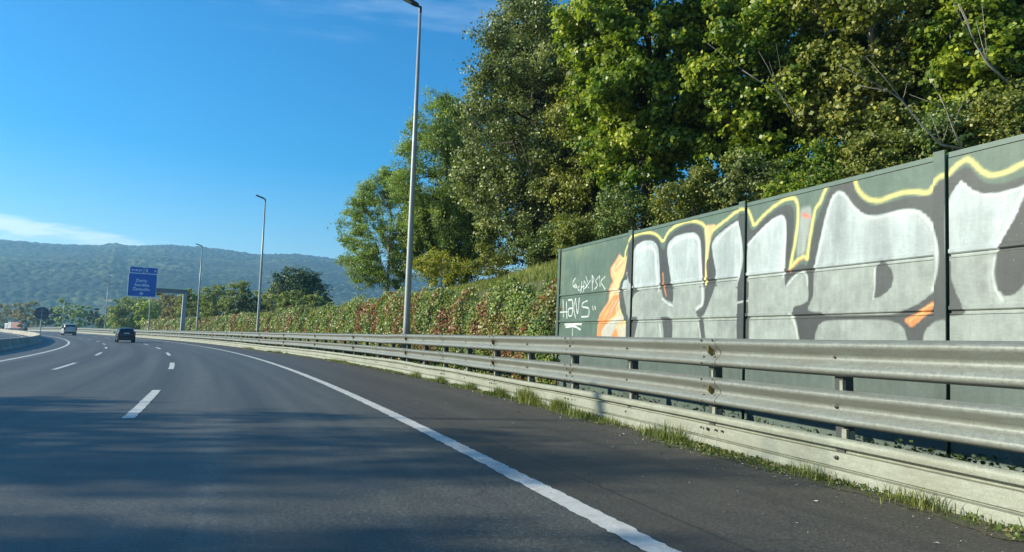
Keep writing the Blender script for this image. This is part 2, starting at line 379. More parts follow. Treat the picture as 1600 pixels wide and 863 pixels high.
def build_hills():
    B = np.concatenate([np.linspace(-95, -50, 60)[:-1], np.linspace(-50, -6, 900), np.linspace(-6, 80, 160)[1:]])
    R_ = np.concatenate([np.linspace(640, 2330, 560), np.linspace(2370, 3200, 8)])
    BB, RR = np.meshgrid(B, R_, indexing='ij'); X = RR*np.sin(np.radians(BB)); Y = RR*np.cos(np.radians(BB))
    h = hill_height(BB, RR)
    # tree crowns: cellular bumps
    def hsh(a, b, s):
        n = (a*374761393 + b*668265263 + s*982451653) & 0x7fffffff
        n = ((n ^ (n >> 13)) * 1274126177) & 0x7fffffff; n = ((n ^ (n >> 15)) * 668265263) & 0x7fffffff
        return ((n ^ (n >> 16)) & 0xffff)/65535.
    def cells(X, Y, size, seed):
        gx, gy = X/size, Y/size; ix, iy = np.floor(gx).astype(np.int64), np.floor(gy).astype(np.int64); best = np.full(X.shape, 9.); idr = np.zeros(X.shape)
        for dx in (-1, 0, 1):
            for dy in (-1, 0, 1):
                cx, cy = ix+dx, iy+dy
                n1 = hsh(cx, cy, seed); n2 = hsh(cx, cy, seed+77)
                q = (gx-cx-n1)**2+(gy-cy-n2)**2; idr = np.where(q < best, (n1*7.13+n2*3.7) % 1, idr); best = np.minimum(best, q)
        return np.sqrt(best), idr
    forest = np.clip((fbm(X/170, Y/170, 3, 21)-.34)*6, 0, 1)
    cb, cid = cells(X, Y, 8, 3); cb2, cid2 = cells(X, Y, 13, 12)
    bump = np.maximum((1-np.clip(cb, 0, 1)**2)*5, (1-np.clip(cb2*1.15, 0, 1)**2)*(3+8*cid2))*(.45+.55*forest)
    meadow = .7*np.exp(-(((BB+28.0)/1.3)**2)**2)*np.exp(-(((h-137-(BB+28)*-2.0)/3.2)**2)) + .7*np.exp(-(((BB+25.0)/1.0)**2))*np.exp(-(((h-122-(BB+25)*-4)/4)**2))
    bump = bump*(1-np.clip(meadow*1.5, 0, 1))
    z = h+.72*bump*np.clip((RR-640)/150, 0, 1)-1
    k = len(R_); n = len(B); v = np.stack([X, Y, z], -1).reshape(-1, 3)
    i = (np.arange(n-1)[:, None]*k+np.arange(k-1)[None, :]).ravel(); f = np.stack([i, i+1, i+k+1, i+k], -1)
    me = mesh('hills', v, f, False)
    a = me.attributes.new('meadow', 'FLOAT', 'POINT'); a.data.foreach_set('value', np.clip(meadow, 0, 1).ravel().astype(np.float32))
    a = me.attributes.new('crowntint', 'FLOAT', 'POINT'); a.data.foreach_set('value', (cid*.55+cid2*.45).ravel().astype(np.float32))
    nz = np.empty(len(me.polygons)*3, np.float32); me.polygons.foreach_get('normal', nz)
    if nz.reshape(-1, 3)[:, 2].mean() < 0: me.flip_normals()
    m = Mat('forest_hill'); vv = m.coord(); big = m.noise(1.0, 5, .65, m.coord('Object', (.0028, .0028, .011))); sm = m.noise(.07, 4, .7, vv); md = m.noise(.018, 3, .6, vv)
    c = m.ramp(big, [(.40, (.006, .014, .007)), (.5, (.020, .034, .013)), (.60, (.070, .080, .030))])
    c = m.mix(.5, c, m.ramp(md, [(.3, (.018, .034, .014)), (.7, (.088, .095, .042))]))
    c = m.mix(1.0, c, m.ramp(sm, [(.34, .6), (.66, 1.45)]), 'MULTIPLY')
    c = m.mix(1.0, c, m.ramp(m.attr('crowntint'), [(.15, .55), (.5, 1.0), (.85, 1.6)]), 'MULTIPLY')
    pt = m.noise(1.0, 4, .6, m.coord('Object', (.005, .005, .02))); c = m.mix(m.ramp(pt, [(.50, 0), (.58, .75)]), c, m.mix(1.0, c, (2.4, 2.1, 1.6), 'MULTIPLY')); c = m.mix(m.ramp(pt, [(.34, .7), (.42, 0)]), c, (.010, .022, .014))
    c = m.mix(m.attr('meadow'), c, (.22, .24, .10))
    m.set(c, .95, 0, .15)
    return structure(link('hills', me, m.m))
build_hills()
# ------------------------------------------------------------------ sweeps along the road
def sweep(name, prof, s0, s1, of, mat, parent=None, fine=1.0, smooth=True, smax=6, wob=None):
    """closed profile [(do, z)] (do: towards +o) swept along the curve"""
    ss = [s0]
    while ss[-1] < s1-1e-6: ss.append(min(s1, ss[-1]+fine))
    ss = np.array(ss); P = np.array(prof); n = len(P)
    S = np.repeat(ss, n); O = np.tile(P[:, 0], len(ss))+np.repeat(of(ss), n); Z = np.tile(P[:, 1], len(ss))
    if wob is not None: dO, dZ = wob(S, Z); O = O+dO; Z = Z+dZ
    v = np.stack(at(S, O, Z), -1)
    i = (np.arange(len(ss)-1)[:, None]*n+np.arange(n)[None, :]); j = (np.arange(len(ss)-1)[:, None]*n+((np.arange(n)+1) % n)[None, :])
    f = [tuple(q) for q in np.stack([i, i+n, j+n, j], -1).reshape(-1, 4)]
    f += [tuple(range(n)), tuple(range((len(ss)-1)*n, len(ss)*n))[::-1]]
    me = mesh(name, v, f, smooth)
    if smooth and hasattr(me, 'set_sharp_from_angle'): me.set_sharp_from_angle(angle=math.radians(50))
    return link(name, me, mat, parent)
def wprofile(h, d=.083, t=.004):
    q = [(0, 1), (-.10, .985), (-.55, .955), (-.93, .905), (-1, .86), (-1, .80), (-.9, .755), (-.25, .60), (-.06, .565), (-.02, .50), (-.06, .435), (-.25, .40), (-.9, .245), (-1, .20), (-1, .14), (-.93, .095), (-.55, .045), (-.10, .015), (0, 0)]
    a = [(x*d, z*h) for x, z in q]; b = [(x*d+t*1.2, z*h) for x, z in q][::-1]
    return a+b
barrier = thing('crash_barrier', 'long grey steel crash barrier with two wavy rails over a pale plate', 'crash barrier', tuple(V(3, 2.7)))
barrier_inv = Matrix.Translation(-barrier.location)
def under(o, root):       # keep world coordinates of a mesh modelled in place
    o.parent = root; o.matrix_parent_inverse = Matrix.Translation(-Vector(root.location)); return o
W1, W2 = (.945, .33), (.505, .315)
plate = [(0, .395), (-.020, .392), (-.042, .37), (-.046, .345), (-.042, .315), (-.018, .300), (.030, .292), (.030, .266), (-.022, .262), (-.030, .20), (-.034, .135), (-.004, .130), (-.002, .114), (-.040, .105), (-.052, .05), (-.056, -.015), (-.048, -.015), (.006, .108), (.006, .134), (-.024, .20), (.036, .258), (.038, .296), (.004, .385)]
def wob(seed):
    def f(S, Z): return (vnoise(S*.45+seed, Z*0+seed, seed)-.5)*.035+(vnoise(S*2.2+seed, Z*3, seed)-.5)*.008, (vnoise(S*.38+seed*3, Z*0, seed)-.5)*.022
    return f
SEC = 4.12; S_J0 = -.15                                  # a joint every 4.12 m, one at S_J0+SEC*k
rail_o = lambda s: roff(s)+.0
joints = [S_J0+SEC*k for k in range(-2, 20)]
for k, j in enumerate(joints[:-1]):
    for (z0, h), sd in ((W1, 1), (W2, 4)):
        o = sweep('rail_beam', [(x-.006*(k % 2), z+z0) for x, z in wprofile(h)], j-.16, j+SEC+.0, rail_o, M_GALV, fine=.34, wob=wob(sd))
        under(o, barrier)
    under(sweep('lower_plate', [(x-.002*(k % 2), z) for x, z in plate], j-.1, j+SEC, lambda s: rail_o(s)+.0, M_GALV2, fine=.34, wob=wob(9)), barrier)
s_end = joints[-1]
for (z0, h), nm in ((W1, 'rail_beam'), (W2, 'rail_beam')):
    under(stuff(sweep(nm, [(x, z+z0) for x, z in wprofile(h)], s_end-.1, 430, rail_o, M_GALV, fine=1.4)), barrier)
under(stuff(sweep('lower_plate', plate, s_end-.1, 430, rail_o, M_GALV2, fine=1.4)), barrier)
# posts, brackets, bolts and reflectors
def frame(s, o, z=0.0):
    t = heading(s); M = Matrix.Rotation(t, 4, 'Z'); M.translation = V(s, o, z); return M        # local x: right of the road, y: along
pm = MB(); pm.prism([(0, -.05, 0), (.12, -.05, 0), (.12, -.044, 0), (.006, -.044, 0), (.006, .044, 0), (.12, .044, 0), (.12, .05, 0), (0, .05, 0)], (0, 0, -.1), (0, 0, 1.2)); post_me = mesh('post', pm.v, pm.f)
bk = MB(); bk.box((-.01, -.065, .80), (.03, -.03, .90)); bk.box((-.012, -.10, .37), (.02, -.045, .47)); bk.box((.03, -.115, .37), (.075, -.09, .45)); bk_parts = bk.each('bracket', M_GALV2)
bk_mes = [o.data for o in bk_parts]
for o in bk_parts: bpy.data.objects.remove(o)
bt = MB()
for zz in (W1[0]+.165, W2[0]+.157, .21):
    d = -.020 if zz > .3 else -.036
    bt.tube([(d, 0, zz), (d-.008, 0, zz), (d-.010, 0, zz), (d-.022, 0, zz)], [.020, .019, .012, .010], 8)
bt_parts = bt.each('bolt', M_BOLT); bt_mes = [o.data for o in bt_parts]
for o in bt_parts: bpy.data.objects.remove(o)
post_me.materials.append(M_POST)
ps = S_J0-SEC*2+.08; far_posts = MB(); far_brackets = MB()
while ps < 300:
    ro = float(rail_o(ps)); M = frame(ps, ro+.012)
    if ps < s_end:
        for nm, me in [('post', post_me)]+[('bracket', q) for q in bk_mes]+[('bolt', q) for q in bt_mes]:
            if nm == 'bolt' and ps > 30: continue
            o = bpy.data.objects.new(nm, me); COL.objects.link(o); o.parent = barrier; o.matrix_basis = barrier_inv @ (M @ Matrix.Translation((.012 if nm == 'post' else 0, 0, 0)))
    else:
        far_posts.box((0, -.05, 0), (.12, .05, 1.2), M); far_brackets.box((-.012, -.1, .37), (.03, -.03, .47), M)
    ps += SEC/2
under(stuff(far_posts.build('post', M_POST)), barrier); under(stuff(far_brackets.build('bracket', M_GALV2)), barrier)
for k, j in enumerate(joints):
    # splice bolts
    if j < 32:
        sb = MB()
        for (z0, h) in (W1, W2):
            for dy in (-.11, .11):
                for fz, dd in ((.90, -.086), (.68, -.05), (.32, -.05), (.10, -.084)):
                    sb.tube([(dd, dy, z0+h*fz), (dd-.014, dy, z0+h*fz)], .013, 6)
        for dy in (-.2, -.08, .08, .2): sb.tube([(-.030, dy, .22), (-.046, dy, .22)], .014, 6)
        o = sb.build('splice_bolt', M_BOLT); o.matrix_basis = barrier_inv @ frame(j, float(rail_o(j))); o.parent = barrier; stuff(o)
    if k % 2 == 1:
        for (z0, h) in (W1, W2):
            rf = MB(); zc = z0+h*.5; z1 = z0+h*.70; z2 = z0+h*.30
            # a folded triangular plate standing in the valley of the rail
            rf.prism([(-.018, 0, z1), (-.082, 0, z1+.012), (-.088, 0, zc-.01), (-.018, 0, z2)], (0, -.003, 0), (0, .003, 0))
            o = rf.build('reflector', M_RUST if j > 6 else M_AMBER)
            Mr = frame(j-.02, float(rail_o(j))); o.matrix_basis = barrier_inv @ Mr; o.parent = barrier
# ------------------------------------------------------------------ median barrier
jers = [(.30, -.02), (.30, .06), (.17, .20), (.09, .62), (.075, .66), (-.075, .66), (-.09, .62), (-.17, .20), (-.30, .06), (-.30, -.02)]
mconc = Mat('median_concrete'); vv = mconc.coord(); n1 = mconc.noise(1.2, 6, .7, vv); n2 = mconc.noise(1.0, 4, .6, mconc.coord('Object', (1.6, 1.6, .35)))
mconc.set(mconc.mix(1.0, mconc.ramp(n1, [(.3, (.22, .205, .17)), (.7, (.52, .48, .40))]), mconc.ramp(n2, [(.35, .6), (.6, 1.1)]), 'MULTIPLY'), .9)
med = sweep('concrete_barrier', jers, -20, 330, lambda s: 0*s-12.45, mconc.m, fine=1.0, smooth=False)
tag(med, 'low grey concrete barrier dividing the two carriageways along the curve', 'concrete barrier')
# ------------------------------------------------------------------ noise barrier with graffiti
WTH = math.radians(20.851); WP = Vector((1.037, 17.1, 0)); WU = Vector((math.sin(WTH), -math.cos(WTH), 0)); WUP = Vector((math.sin(math.radians(1.5)), 0, math.cos(math.radians(1.5))))
WN = WU.cross(WUP).normalized()
if WN.x > 0: WN = -WN
WH = 3.28; BAY = 3.3
wall = thing('noise_barrier', 'dark green metal noise barrier covered in big white bubble-letter graffiti', 'noise barrier', tuple(WP))
def Wp(u, h, d=0.0): return WP + WU*u + WUP*h + WN*d          # d: towards the road
PAL = dict(green=(.085, .135, .10), yellow=(.72, .66, .20), dark=(.050, .056, .055), silver=(.27, .305, .275), white=(.60, .64, .61), orange=(.66, .24, .07), red=(.66, .19, .12), peach=(.72, .52, .24), tag=(.82, .86, .80), mid=(.42, .45, .42))
ALPHA = dict(mid=.8, peach=.85, red=.9, white=.95, silver=1, tag=.9)
NU, NH = 1320, 210; GU = 12.9
H0 = 1.19
uu = np.linspace(-.1, GU, NU); hh = np.linspace(H0, WH, NH)
CU, CH = np.meshgrid(uu, hh, indexing='ij')
canvas = np.empty((NU, NH, 3)); canvas[:] = PAL['green']
g1 = fbm(CU*1.1, CH*1.1, 4, 3); g2 = fbm(CU*3.1, CH*.7, 4, 5); g3 = fbm(CU*6, CH*6, 3, 6)
canvas *= (.75+.55*g1)[..., None]
lg = np.clip((g1-.42)*3, 0, 1)*np.clip((3.3-CU)/.6, 0, 1)*np.clip((CH-2.1)/.4, 0, 1); canvas = canvas*(1-.55*lg[..., None])+np.array((.20, .25, .13))*(.55*lg[..., None])
def seg_d(px, py, a, b):
    ax, ay = a; bx, by = b; dx, dy = bx-ax, by-ay; L2 = dx*dx+dy*dy+1e-12
    t = np.clip(((px-ax)*dx+(py-ay)*dy)/L2, 0, 1); return np.hypot(px-ax-t*dx, py-ay-t*dy)
def smoothpts(p, closed):
    """Chaikin corner cutting so that the sprayed curves have no corners"""
    for _ in range(2):
        q = []; n = len(p); rng_ = range(n if closed else n-1)
        if not closed: q.append(p[0])
        for i in rng_:
            a, b = p[i], p[(i+1) % n]; q.append((a[0]*.8+b[0]*.2, a[1]*.8+b[1]*.2)); q.append((a[0]*.2+b[0]*.8, a[1]*.2+b[1]*.8))
        if not closed: q.append(p[-1])
        p = q
    return p
def paint(kind, colr, wd, soft, pts):
    closed = kind == 'p'; p = smoothpts(pts, closed) if len(pts) > 2 else pts
    m = wd/2+soft*2+.03; xs = [q[0] for q in p]; ys = [q[1] for q in p]
    i0, i1 = np.searchsorted(uu, [min(xs)-m, max(xs)+m]); j0, j1 = np.searchsorted(hh, [min(ys)-m, max(ys)+m])
    if i1 <= i0 or j1 <= j0: return
    X = CU[i0:i1, j0:j1]; Y = CH[i0:i1, j0:j1]; d = np.full(X.shape, 9.)
    n = len(p)
    for i in range(n if closed else n-1): d = np.minimum(d, seg_d(X, Y, p[i], p[(i+1) % n]))
    if closed:
        ins = np.zeros(X.shape, bool)
        for i in range(n):
            (x1, y1), (x2, y2) = p[i], p[(i+1) % n]
            c = (y1 > Y) != (y2 > Y)
            if y1 != y2: ins ^= c & (X < (x2-x1)*(Y-y1)/(y2-y1)+x1)
        sd = np.where(ins, -d, d)
    else: sd = d-wd/2
    soft = max(soft*.8, .010)
    a = np.clip(.5-sd/(2*soft), 0, 1); a = a*a*(3-2*a)*ALPHA.get(colr, .95)
    if colr == 'mid': a = a*(.5+.8*g2[i0:i1, j0:j1])
    c = np.array(PAL[colr])*np.ones(X.shape+(1,))
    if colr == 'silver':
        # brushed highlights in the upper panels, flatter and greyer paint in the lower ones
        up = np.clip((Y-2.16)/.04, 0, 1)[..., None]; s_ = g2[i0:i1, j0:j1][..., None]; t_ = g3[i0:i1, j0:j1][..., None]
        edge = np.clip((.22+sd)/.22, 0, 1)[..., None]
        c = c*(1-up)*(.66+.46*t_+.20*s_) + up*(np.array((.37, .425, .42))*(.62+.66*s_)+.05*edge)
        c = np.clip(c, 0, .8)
    if colr == 'dark': c = c*(.8+.5*g1[i0:i1, j0:j1][..., None])
    blk = canvas[i0:i1, j0:j1]; blk[:] = blk*(1-a[..., None])+np.minimum(c, .85)*a[..., None]
GRAFFITI = [
('p', 'peach', 0.0, 0.03, [(2.77, 2.91), (2.61, 2.76), (2.43, 2.65), (2.45, 2.5), (2.53, 2.43), (2.57, 2.36), (2.45, 2.3), (2.42, 2.21), (2.42, 2.11), (2.4, 1.99), (2.06, 1.77), (1.99, 1.66), (1.94, 1.45), (1.92, 1.03), (3.14, 1.06), (3.16, 1.44), (3.03, 1.62), (2.86, 1.81), (2.81, 1.91), (2.88, 2.05), (2.91, 2.11), (2.83, 2.19), (2.82, 2.35), (2.89, 2.42), (3.07, 2.46), (3.04, 2.56), (3.06, 2.72), (3.14, 2.85), (2.94, 2.81)]),
('l', 'red', 0.033, 0.02, [(2.79, 2.9), (2.62, 2.76), (2.43, 2.65), (2.46, 2.5), (2.57, 2.38), (2.45, 2.3), (2.42, 2.17)]),
('l', 'red', 0.025, 0.02, [(2.82, 2.8), (2.62, 2.68), (2.62, 2.57), (2.79, 2.64), (2.95, 2.73)]),
('p', 'orange', 0.0, 0.03, [(2.57, 2.1), (2.82, 2.1), (2.86, 2.05), (2.79, 1.91), (2.81, 1.81), (2.68, 1.69), (2.3, 1.57), (2.06, 1.07), (1.94, 1.04), (1.98, 1.62), (2.11, 1.74), (2.4, 1.94)]),
('p', 'orange', 0.0, 0.03, [(2.33, 1.06), (2.52, 1.4), (2.77, 1.46), (2.88, 1.07)]),
('l', 'yellow', 0.022, 0.02, [(3.14, 2.87), (3.06, 2.72), (3.05, 2.56), (3.07, 2.46), (2.9, 2.42), (2.84, 2.33), (2.85, 2.19), (2.91, 2.11), (2.82, 1.93), (2.87, 1.81), (3.03, 1.62), (3.15, 1.46), (3.15, 1.07)]),
('l', 'peach', 0.019, 0.02, [(2.82, 2.05), (2.66, 1.91), (2.33, 1.74), (2.16, 1.57)]),
('l', 'peach', 0.019, 0.02, [(2.66, 2.02), (2.49, 1.9), (2.2, 1.7)]),
('p', 'mid', 0.0, 0.03, [(2.86, 1.73), (2.72, 1.65), (2.34, 1.55), (2.11, 1.39), (2.15, 1.07), (2.37, 1.09), (2.77, 1.52), (3.05, 1.62), (3.0, 1.7)]),
('p', 'mid', 0.0, 0.03, [(2.81, 1.46), (3.05, 1.53), (3.12, 1.4), (3.08, 1.07), (2.88, 1.07)]),
('l', 'white', 0.013, 0.01, [(2.13, 1.36), (2.34, 1.52), (2.84, 1.64)]),
('l', 'white', 0.028, 0.04, [(2.5, 2.13), (2.64, 2.23), (2.77, 2.17)]),
('l', 'red', 0.026, 0.02, [(2.42, 2.17), (2.4, 1.99), (2.08, 1.76), (1.99, 1.62), (1.94, 1.04)]),
('l', 'red', 0.02, 0.02, [(2.78, 2.09), (2.58, 1.92), (2.42, 1.74), (2.29, 1.66)]),
('l', 'mid', 0.023, 0.02, [(2.74, 1.99), (2.54, 1.82), (2.42, 1.67)]),
('l', 'white', 0.015, 0.02, [(2.83, 1.97), (2.71, 1.81), (2.8, 1.65)]),
('p', 'dark', 0.0, 0.02, [(3.26, 0.73), (3.17, 1.51), (2.96, 1.73), (2.82, 1.99), (2.82, 2.31), (2.97, 2.44), (3.05, 2.64), (3.09, 2.83), (3.2, 3.04), (3.38, 3.14), (3.67, 3.17), (3.96, 3.14), (4.18, 3.05), (4.29, 2.88), (4.36, 2.79), (4.4, 2.85), (4.45, 2.98), (4.65, 3.1), (4.94, 3.16), (5.23, 3.17), (5.45, 3.1), (5.55, 2.99), (5.6, 2.77), (5.6, 2.43), (5.62, 2.11), (5.69, 2.1), (5.68, 2.53), (5.71, 2.73), (5.82, 2.87), (6.06, 3.0), (6.34, 3.07), (6.49, 3.13), (6.61, 3.14), (6.67, 2.99), (6.7, 2.89), (6.8, 2.85), (7.01, 2.99), (7.22, 3.08), (7.44, 3.13), (7.57, 3.1), (7.62, 2.99), (7.61, 2.77), (7.57, 2.45), (7.53, 2.18), (7.67, 2.24), (7.78, 2.29), (7.85, 2.23), (7.88, 2.31), (7.94, 2.6), (8.03, 2.85), (8.11, 2.97), (8.18, 3.08), (8.27, 3.23), (8.29, 3.32), (8.62, 3.34), (8.67, 3.08), (8.78, 2.96), (8.93, 2.87), (9.05, 2.86), (9.24, 2.88), (9.43, 2.9), (9.61, 2.87), (9.71, 2.85), (9.76, 2.91), (9.84, 2.98), (9.92, 3.0), (10.03, 3.06), (10.14, 3.1), (10.21, 3.03), (10.29, 2.92), (10.41, 2.85), (10.57, 2.84), (10.74, 2.87), (10.98, 2.95), (11.31, 3.02), (11.27, 1.02), (9.9, 0.96)]),
('l', 'yellow', 0.045, 0.03, [(3.0, 2.8), (3.03, 2.96), (3.17, 3.1), (3.31, 3.2), (3.61, 3.22), (3.96, 3.18), (4.18, 3.1), (4.35, 2.95), (4.5, 3.12), (4.74, 3.2), (5.04, 3.23), (5.27, 3.21), (5.5, 3.14), (5.62, 3.04), (5.66, 2.91), (5.81, 2.99), (6.06, 3.08), (6.21, 3.13), (6.32, 3.18), (6.53, 3.21), (6.65, 3.18), (6.73, 3.04), (6.78, 2.91), (6.96, 3.03), (7.22, 3.15), (7.46, 3.21), (7.63, 3.19), (7.69, 3.06), (7.68, 2.82), (7.62, 2.52), (7.53, 2.21), (7.66, 2.33), (7.81, 2.38), (7.87, 2.32), (7.87, 2.42), (7.94, 2.75), (8.0, 2.99), (8.09, 3.05), (8.14, 3.15), (8.21, 3.25)]),
('l', 'yellow', 0.047, 0.035, [(8.65, 3.28), (8.67, 3.2), (8.71, 3.1), (8.84, 2.97), (9.02, 2.91), (9.19, 2.94), (9.35, 2.96), (9.51, 2.94), (9.69, 2.89), (9.76, 2.97), (9.85, 3.04), (9.92, 3.04), (10.03, 3.13), (10.15, 3.18), (10.22, 3.11), (10.31, 3.0), (10.41, 2.94), (10.54, 2.94), (10.75, 3.0), (10.98, 3.07)]),
('p', 'peach', 0.0, 0.03, [(5.56, 3.07), (5.64, 3.09), (5.9, 3.07), (5.77, 2.91), (5.71, 2.74), (5.68, 2.53), (5.67, 2.12), (5.61, 2.12), (5.61, 2.49), (5.62, 2.75)]),
('l', 'yellow', 0.026, 0.02, [(5.66, 2.98), (5.64, 2.75), (5.63, 2.49), (5.64, 2.13)]),
('p', 'mid', 0.0, 0.05, [(7.72, 3.04), (7.96, 3.03), (7.87, 2.63), (7.82, 2.41), (7.66, 2.37), (7.7, 2.74)]),
('p', 'red', 0.0, 0.03, [(7.75, 2.97), (7.91, 2.92), (7.91, 2.86), (7.76, 2.91)]),
('l', 'orange', 0.013, 0.02, [(7.53, 2.19), (7.66, 2.29), (7.8, 2.35)]),
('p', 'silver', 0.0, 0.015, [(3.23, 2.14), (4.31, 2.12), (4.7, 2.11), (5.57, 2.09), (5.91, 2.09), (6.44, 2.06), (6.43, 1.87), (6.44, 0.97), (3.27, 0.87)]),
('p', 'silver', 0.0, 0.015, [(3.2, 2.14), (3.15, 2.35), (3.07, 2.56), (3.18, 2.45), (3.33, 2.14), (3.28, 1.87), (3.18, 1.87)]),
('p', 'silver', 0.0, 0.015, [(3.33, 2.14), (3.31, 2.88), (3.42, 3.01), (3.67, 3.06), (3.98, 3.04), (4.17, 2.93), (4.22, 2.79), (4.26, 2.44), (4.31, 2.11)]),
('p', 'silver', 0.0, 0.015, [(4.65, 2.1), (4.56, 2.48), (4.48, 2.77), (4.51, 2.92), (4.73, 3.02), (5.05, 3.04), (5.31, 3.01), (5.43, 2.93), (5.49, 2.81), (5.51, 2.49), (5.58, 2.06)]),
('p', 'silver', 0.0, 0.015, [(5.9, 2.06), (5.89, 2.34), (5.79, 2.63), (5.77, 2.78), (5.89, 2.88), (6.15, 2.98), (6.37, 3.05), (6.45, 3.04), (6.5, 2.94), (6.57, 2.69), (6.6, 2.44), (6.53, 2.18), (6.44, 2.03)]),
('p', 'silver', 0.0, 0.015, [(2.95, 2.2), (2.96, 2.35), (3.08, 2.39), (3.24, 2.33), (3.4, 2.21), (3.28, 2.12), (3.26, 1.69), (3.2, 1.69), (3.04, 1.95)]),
('p', 'dark', 0.0, 0.01, [(4.24, 2.92), (4.39, 2.81), (4.54, 2.57), (4.63, 2.26), (4.71, 2.07), (4.71, 1.86), (4.39, 1.97), (4.33, 2.15), (4.27, 2.5)]),
('p', 'dark', 0.0, 0.01, [(5.62, 2.53), (5.78, 2.55), (5.9, 2.34), (5.89, 2.09), (5.7, 1.79), (5.61, 1.65), (5.53, 1.59), (5.4, 1.65), (5.38, 1.73), (5.57, 1.78), (5.61, 1.91), (5.6, 2.08), (5.68, 2.1)]),
('p', 'dark', 0.0, 0.01, [(5.43, 1.59), (5.6, 1.6), (5.7, 0.95), (5.59, 0.95)]),
('p', 'dark', 0.0, 0.01, [(4.32, 1.65), (4.72, 1.63), (4.68, 0.93), (4.48, 0.92), (4.41, 1.52)]),
('p', 'dark', 0.0, 0.01, [(3.52, 1.66), (3.57, 1.62), (3.33, 0.97), (3.3, 0.87), (3.24, 0.87), (3.21, 1.65)]),
('p', 'dark', 0.0, 0.01, [(6.6, 2.42), (6.71, 2.41), (6.72, 1.86), (6.43, 1.83), (6.51, 2.13)]),
('p', 'dark', 0.0, 0.01, [(6.4, 1.66), (6.73, 1.68), (6.74, 0.98), (6.46, 0.97)]),
('l', 'orange', 0.029, 0.02, [(4.37, 2.4), (4.4, 2.21), (4.49, 2.0)]),
('l', 'white', 0.024, 0.02, [(4.36, 1.96), (4.53, 1.87), (4.7, 1.82)]),
('l', 'white', 0.019, 0.02, [(6.44, 1.8), (6.68, 1.83)]),
('l', 'white', 0.038, 0.05, [(3.6, 2.9), (3.74, 2.94), (3.99, 2.91), (4.1, 2.82), (4.14, 2.48), (4.25, 2.12)]),
('l', 'white', 0.036, 0.05, [(4.6, 2.85), (4.74, 2.94), (5.05, 2.98), (5.31, 2.96), (5.42, 2.87), (5.47, 2.49), (5.54, 2.11), (5.57, 1.82), (5.4, 1.75)]),
('l', 'white', 0.024, 0.03, [(5.83, 2.76), (5.98, 2.85), (6.15, 2.94), (6.41, 3.02), (6.48, 2.94), (6.53, 2.69), (6.55, 2.45), (6.49, 2.19), (6.44, 2.06)]),
('l', 'white', 0.022, 0.03, [(4.3, 1.52), (4.44, 0.93)]),
('l', 'white', 0.02, 0.03, [(5.46, 1.52), (5.6, 0.96)]),
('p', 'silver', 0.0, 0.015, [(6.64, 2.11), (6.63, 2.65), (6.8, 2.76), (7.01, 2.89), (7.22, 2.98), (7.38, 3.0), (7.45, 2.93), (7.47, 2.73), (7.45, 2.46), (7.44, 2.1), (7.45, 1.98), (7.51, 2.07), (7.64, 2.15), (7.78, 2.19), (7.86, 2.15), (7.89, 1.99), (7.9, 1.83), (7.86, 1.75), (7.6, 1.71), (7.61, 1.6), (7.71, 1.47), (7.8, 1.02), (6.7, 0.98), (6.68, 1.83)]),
('l', 'white', 0.026, 0.03, [(6.66, 2.66), (6.8, 2.75), (7.01, 2.87), (7.22, 2.96), (7.37, 2.98), (7.43, 2.92), (7.44, 2.74), (7.42, 2.46), (7.41, 2.13)]),
('l', 'white', 0.019, 0.03, [(7.54, 1.62), (7.66, 1.47), (7.75, 1.02)]),
('l', 'white', 0.014, 0.03, [(7.5, 2.01), (7.64, 2.13), (7.78, 2.18), (7.86, 2.12), (7.87, 1.99)]),
('p', 'dark', 0.0, 0.01, [(6.56, 2.16), (6.7, 2.11), (6.68, 1.84), (6.57, 1.83)]),
('p', 'dark', 0.0, 0.01, [(6.58, 1.68), (6.71, 1.69), (6.71, 0.98), (6.59, 0.98)]),
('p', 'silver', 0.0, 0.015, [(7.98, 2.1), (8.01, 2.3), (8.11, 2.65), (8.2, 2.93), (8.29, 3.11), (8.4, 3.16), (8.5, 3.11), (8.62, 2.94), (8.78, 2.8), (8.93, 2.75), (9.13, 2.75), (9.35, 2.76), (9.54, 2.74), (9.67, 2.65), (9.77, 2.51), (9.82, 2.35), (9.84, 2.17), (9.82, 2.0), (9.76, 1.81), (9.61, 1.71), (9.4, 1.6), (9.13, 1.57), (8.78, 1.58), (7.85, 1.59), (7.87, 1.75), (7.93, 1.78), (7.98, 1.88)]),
('l', 'white', 0.02, 0.04, [(8.01, 2.19), (8.13, 2.62), (8.23, 2.92), (8.31, 3.09), (8.4, 3.13), (8.5, 3.08), (8.62, 2.91), (8.78, 2.77), (8.93, 2.72), (9.13, 2.72), (9.35, 2.74), (9.54, 2.71), (9.65, 2.62), (9.74, 2.49), (9.8, 2.34), (9.81, 2.18), (9.8, 2.0), (9.73, 1.82)]),
('l', 'mid', 0.015, 0.04, [(8.53, 2.98), (8.65, 2.83), (8.84, 2.71), (9.13, 2.68), (9.35, 2.7), (9.56, 2.63), (9.69, 2.47), (9.73, 2.27)]),
('p', 'dark', 0.0, 0.01, [(7.96, 2.14), (7.98, 2.09), (7.97, 1.83), (7.91, 1.73), (7.86, 1.65), (8.21, 1.61), (8.04, 1.46), (7.95, 1.02), (7.79, 1.02), (7.67, 1.52), (7.6, 1.62), (7.6, 1.69), (7.86, 1.75), (7.9, 1.83), (7.88, 2.04)]),
('p', 'dark', 0.0, 0.01, [(9.04, 2.21), (9.13, 2.17), (9.21, 2.07), (9.23, 1.98), (9.19, 1.87), (9.07, 1.79), (8.94, 1.76), (8.93, 1.81), (8.97, 2.11)]),
('l', 'white', 0.012, 0.02, [(8.94, 1.76), (8.96, 1.93), (8.96, 2.12)]),
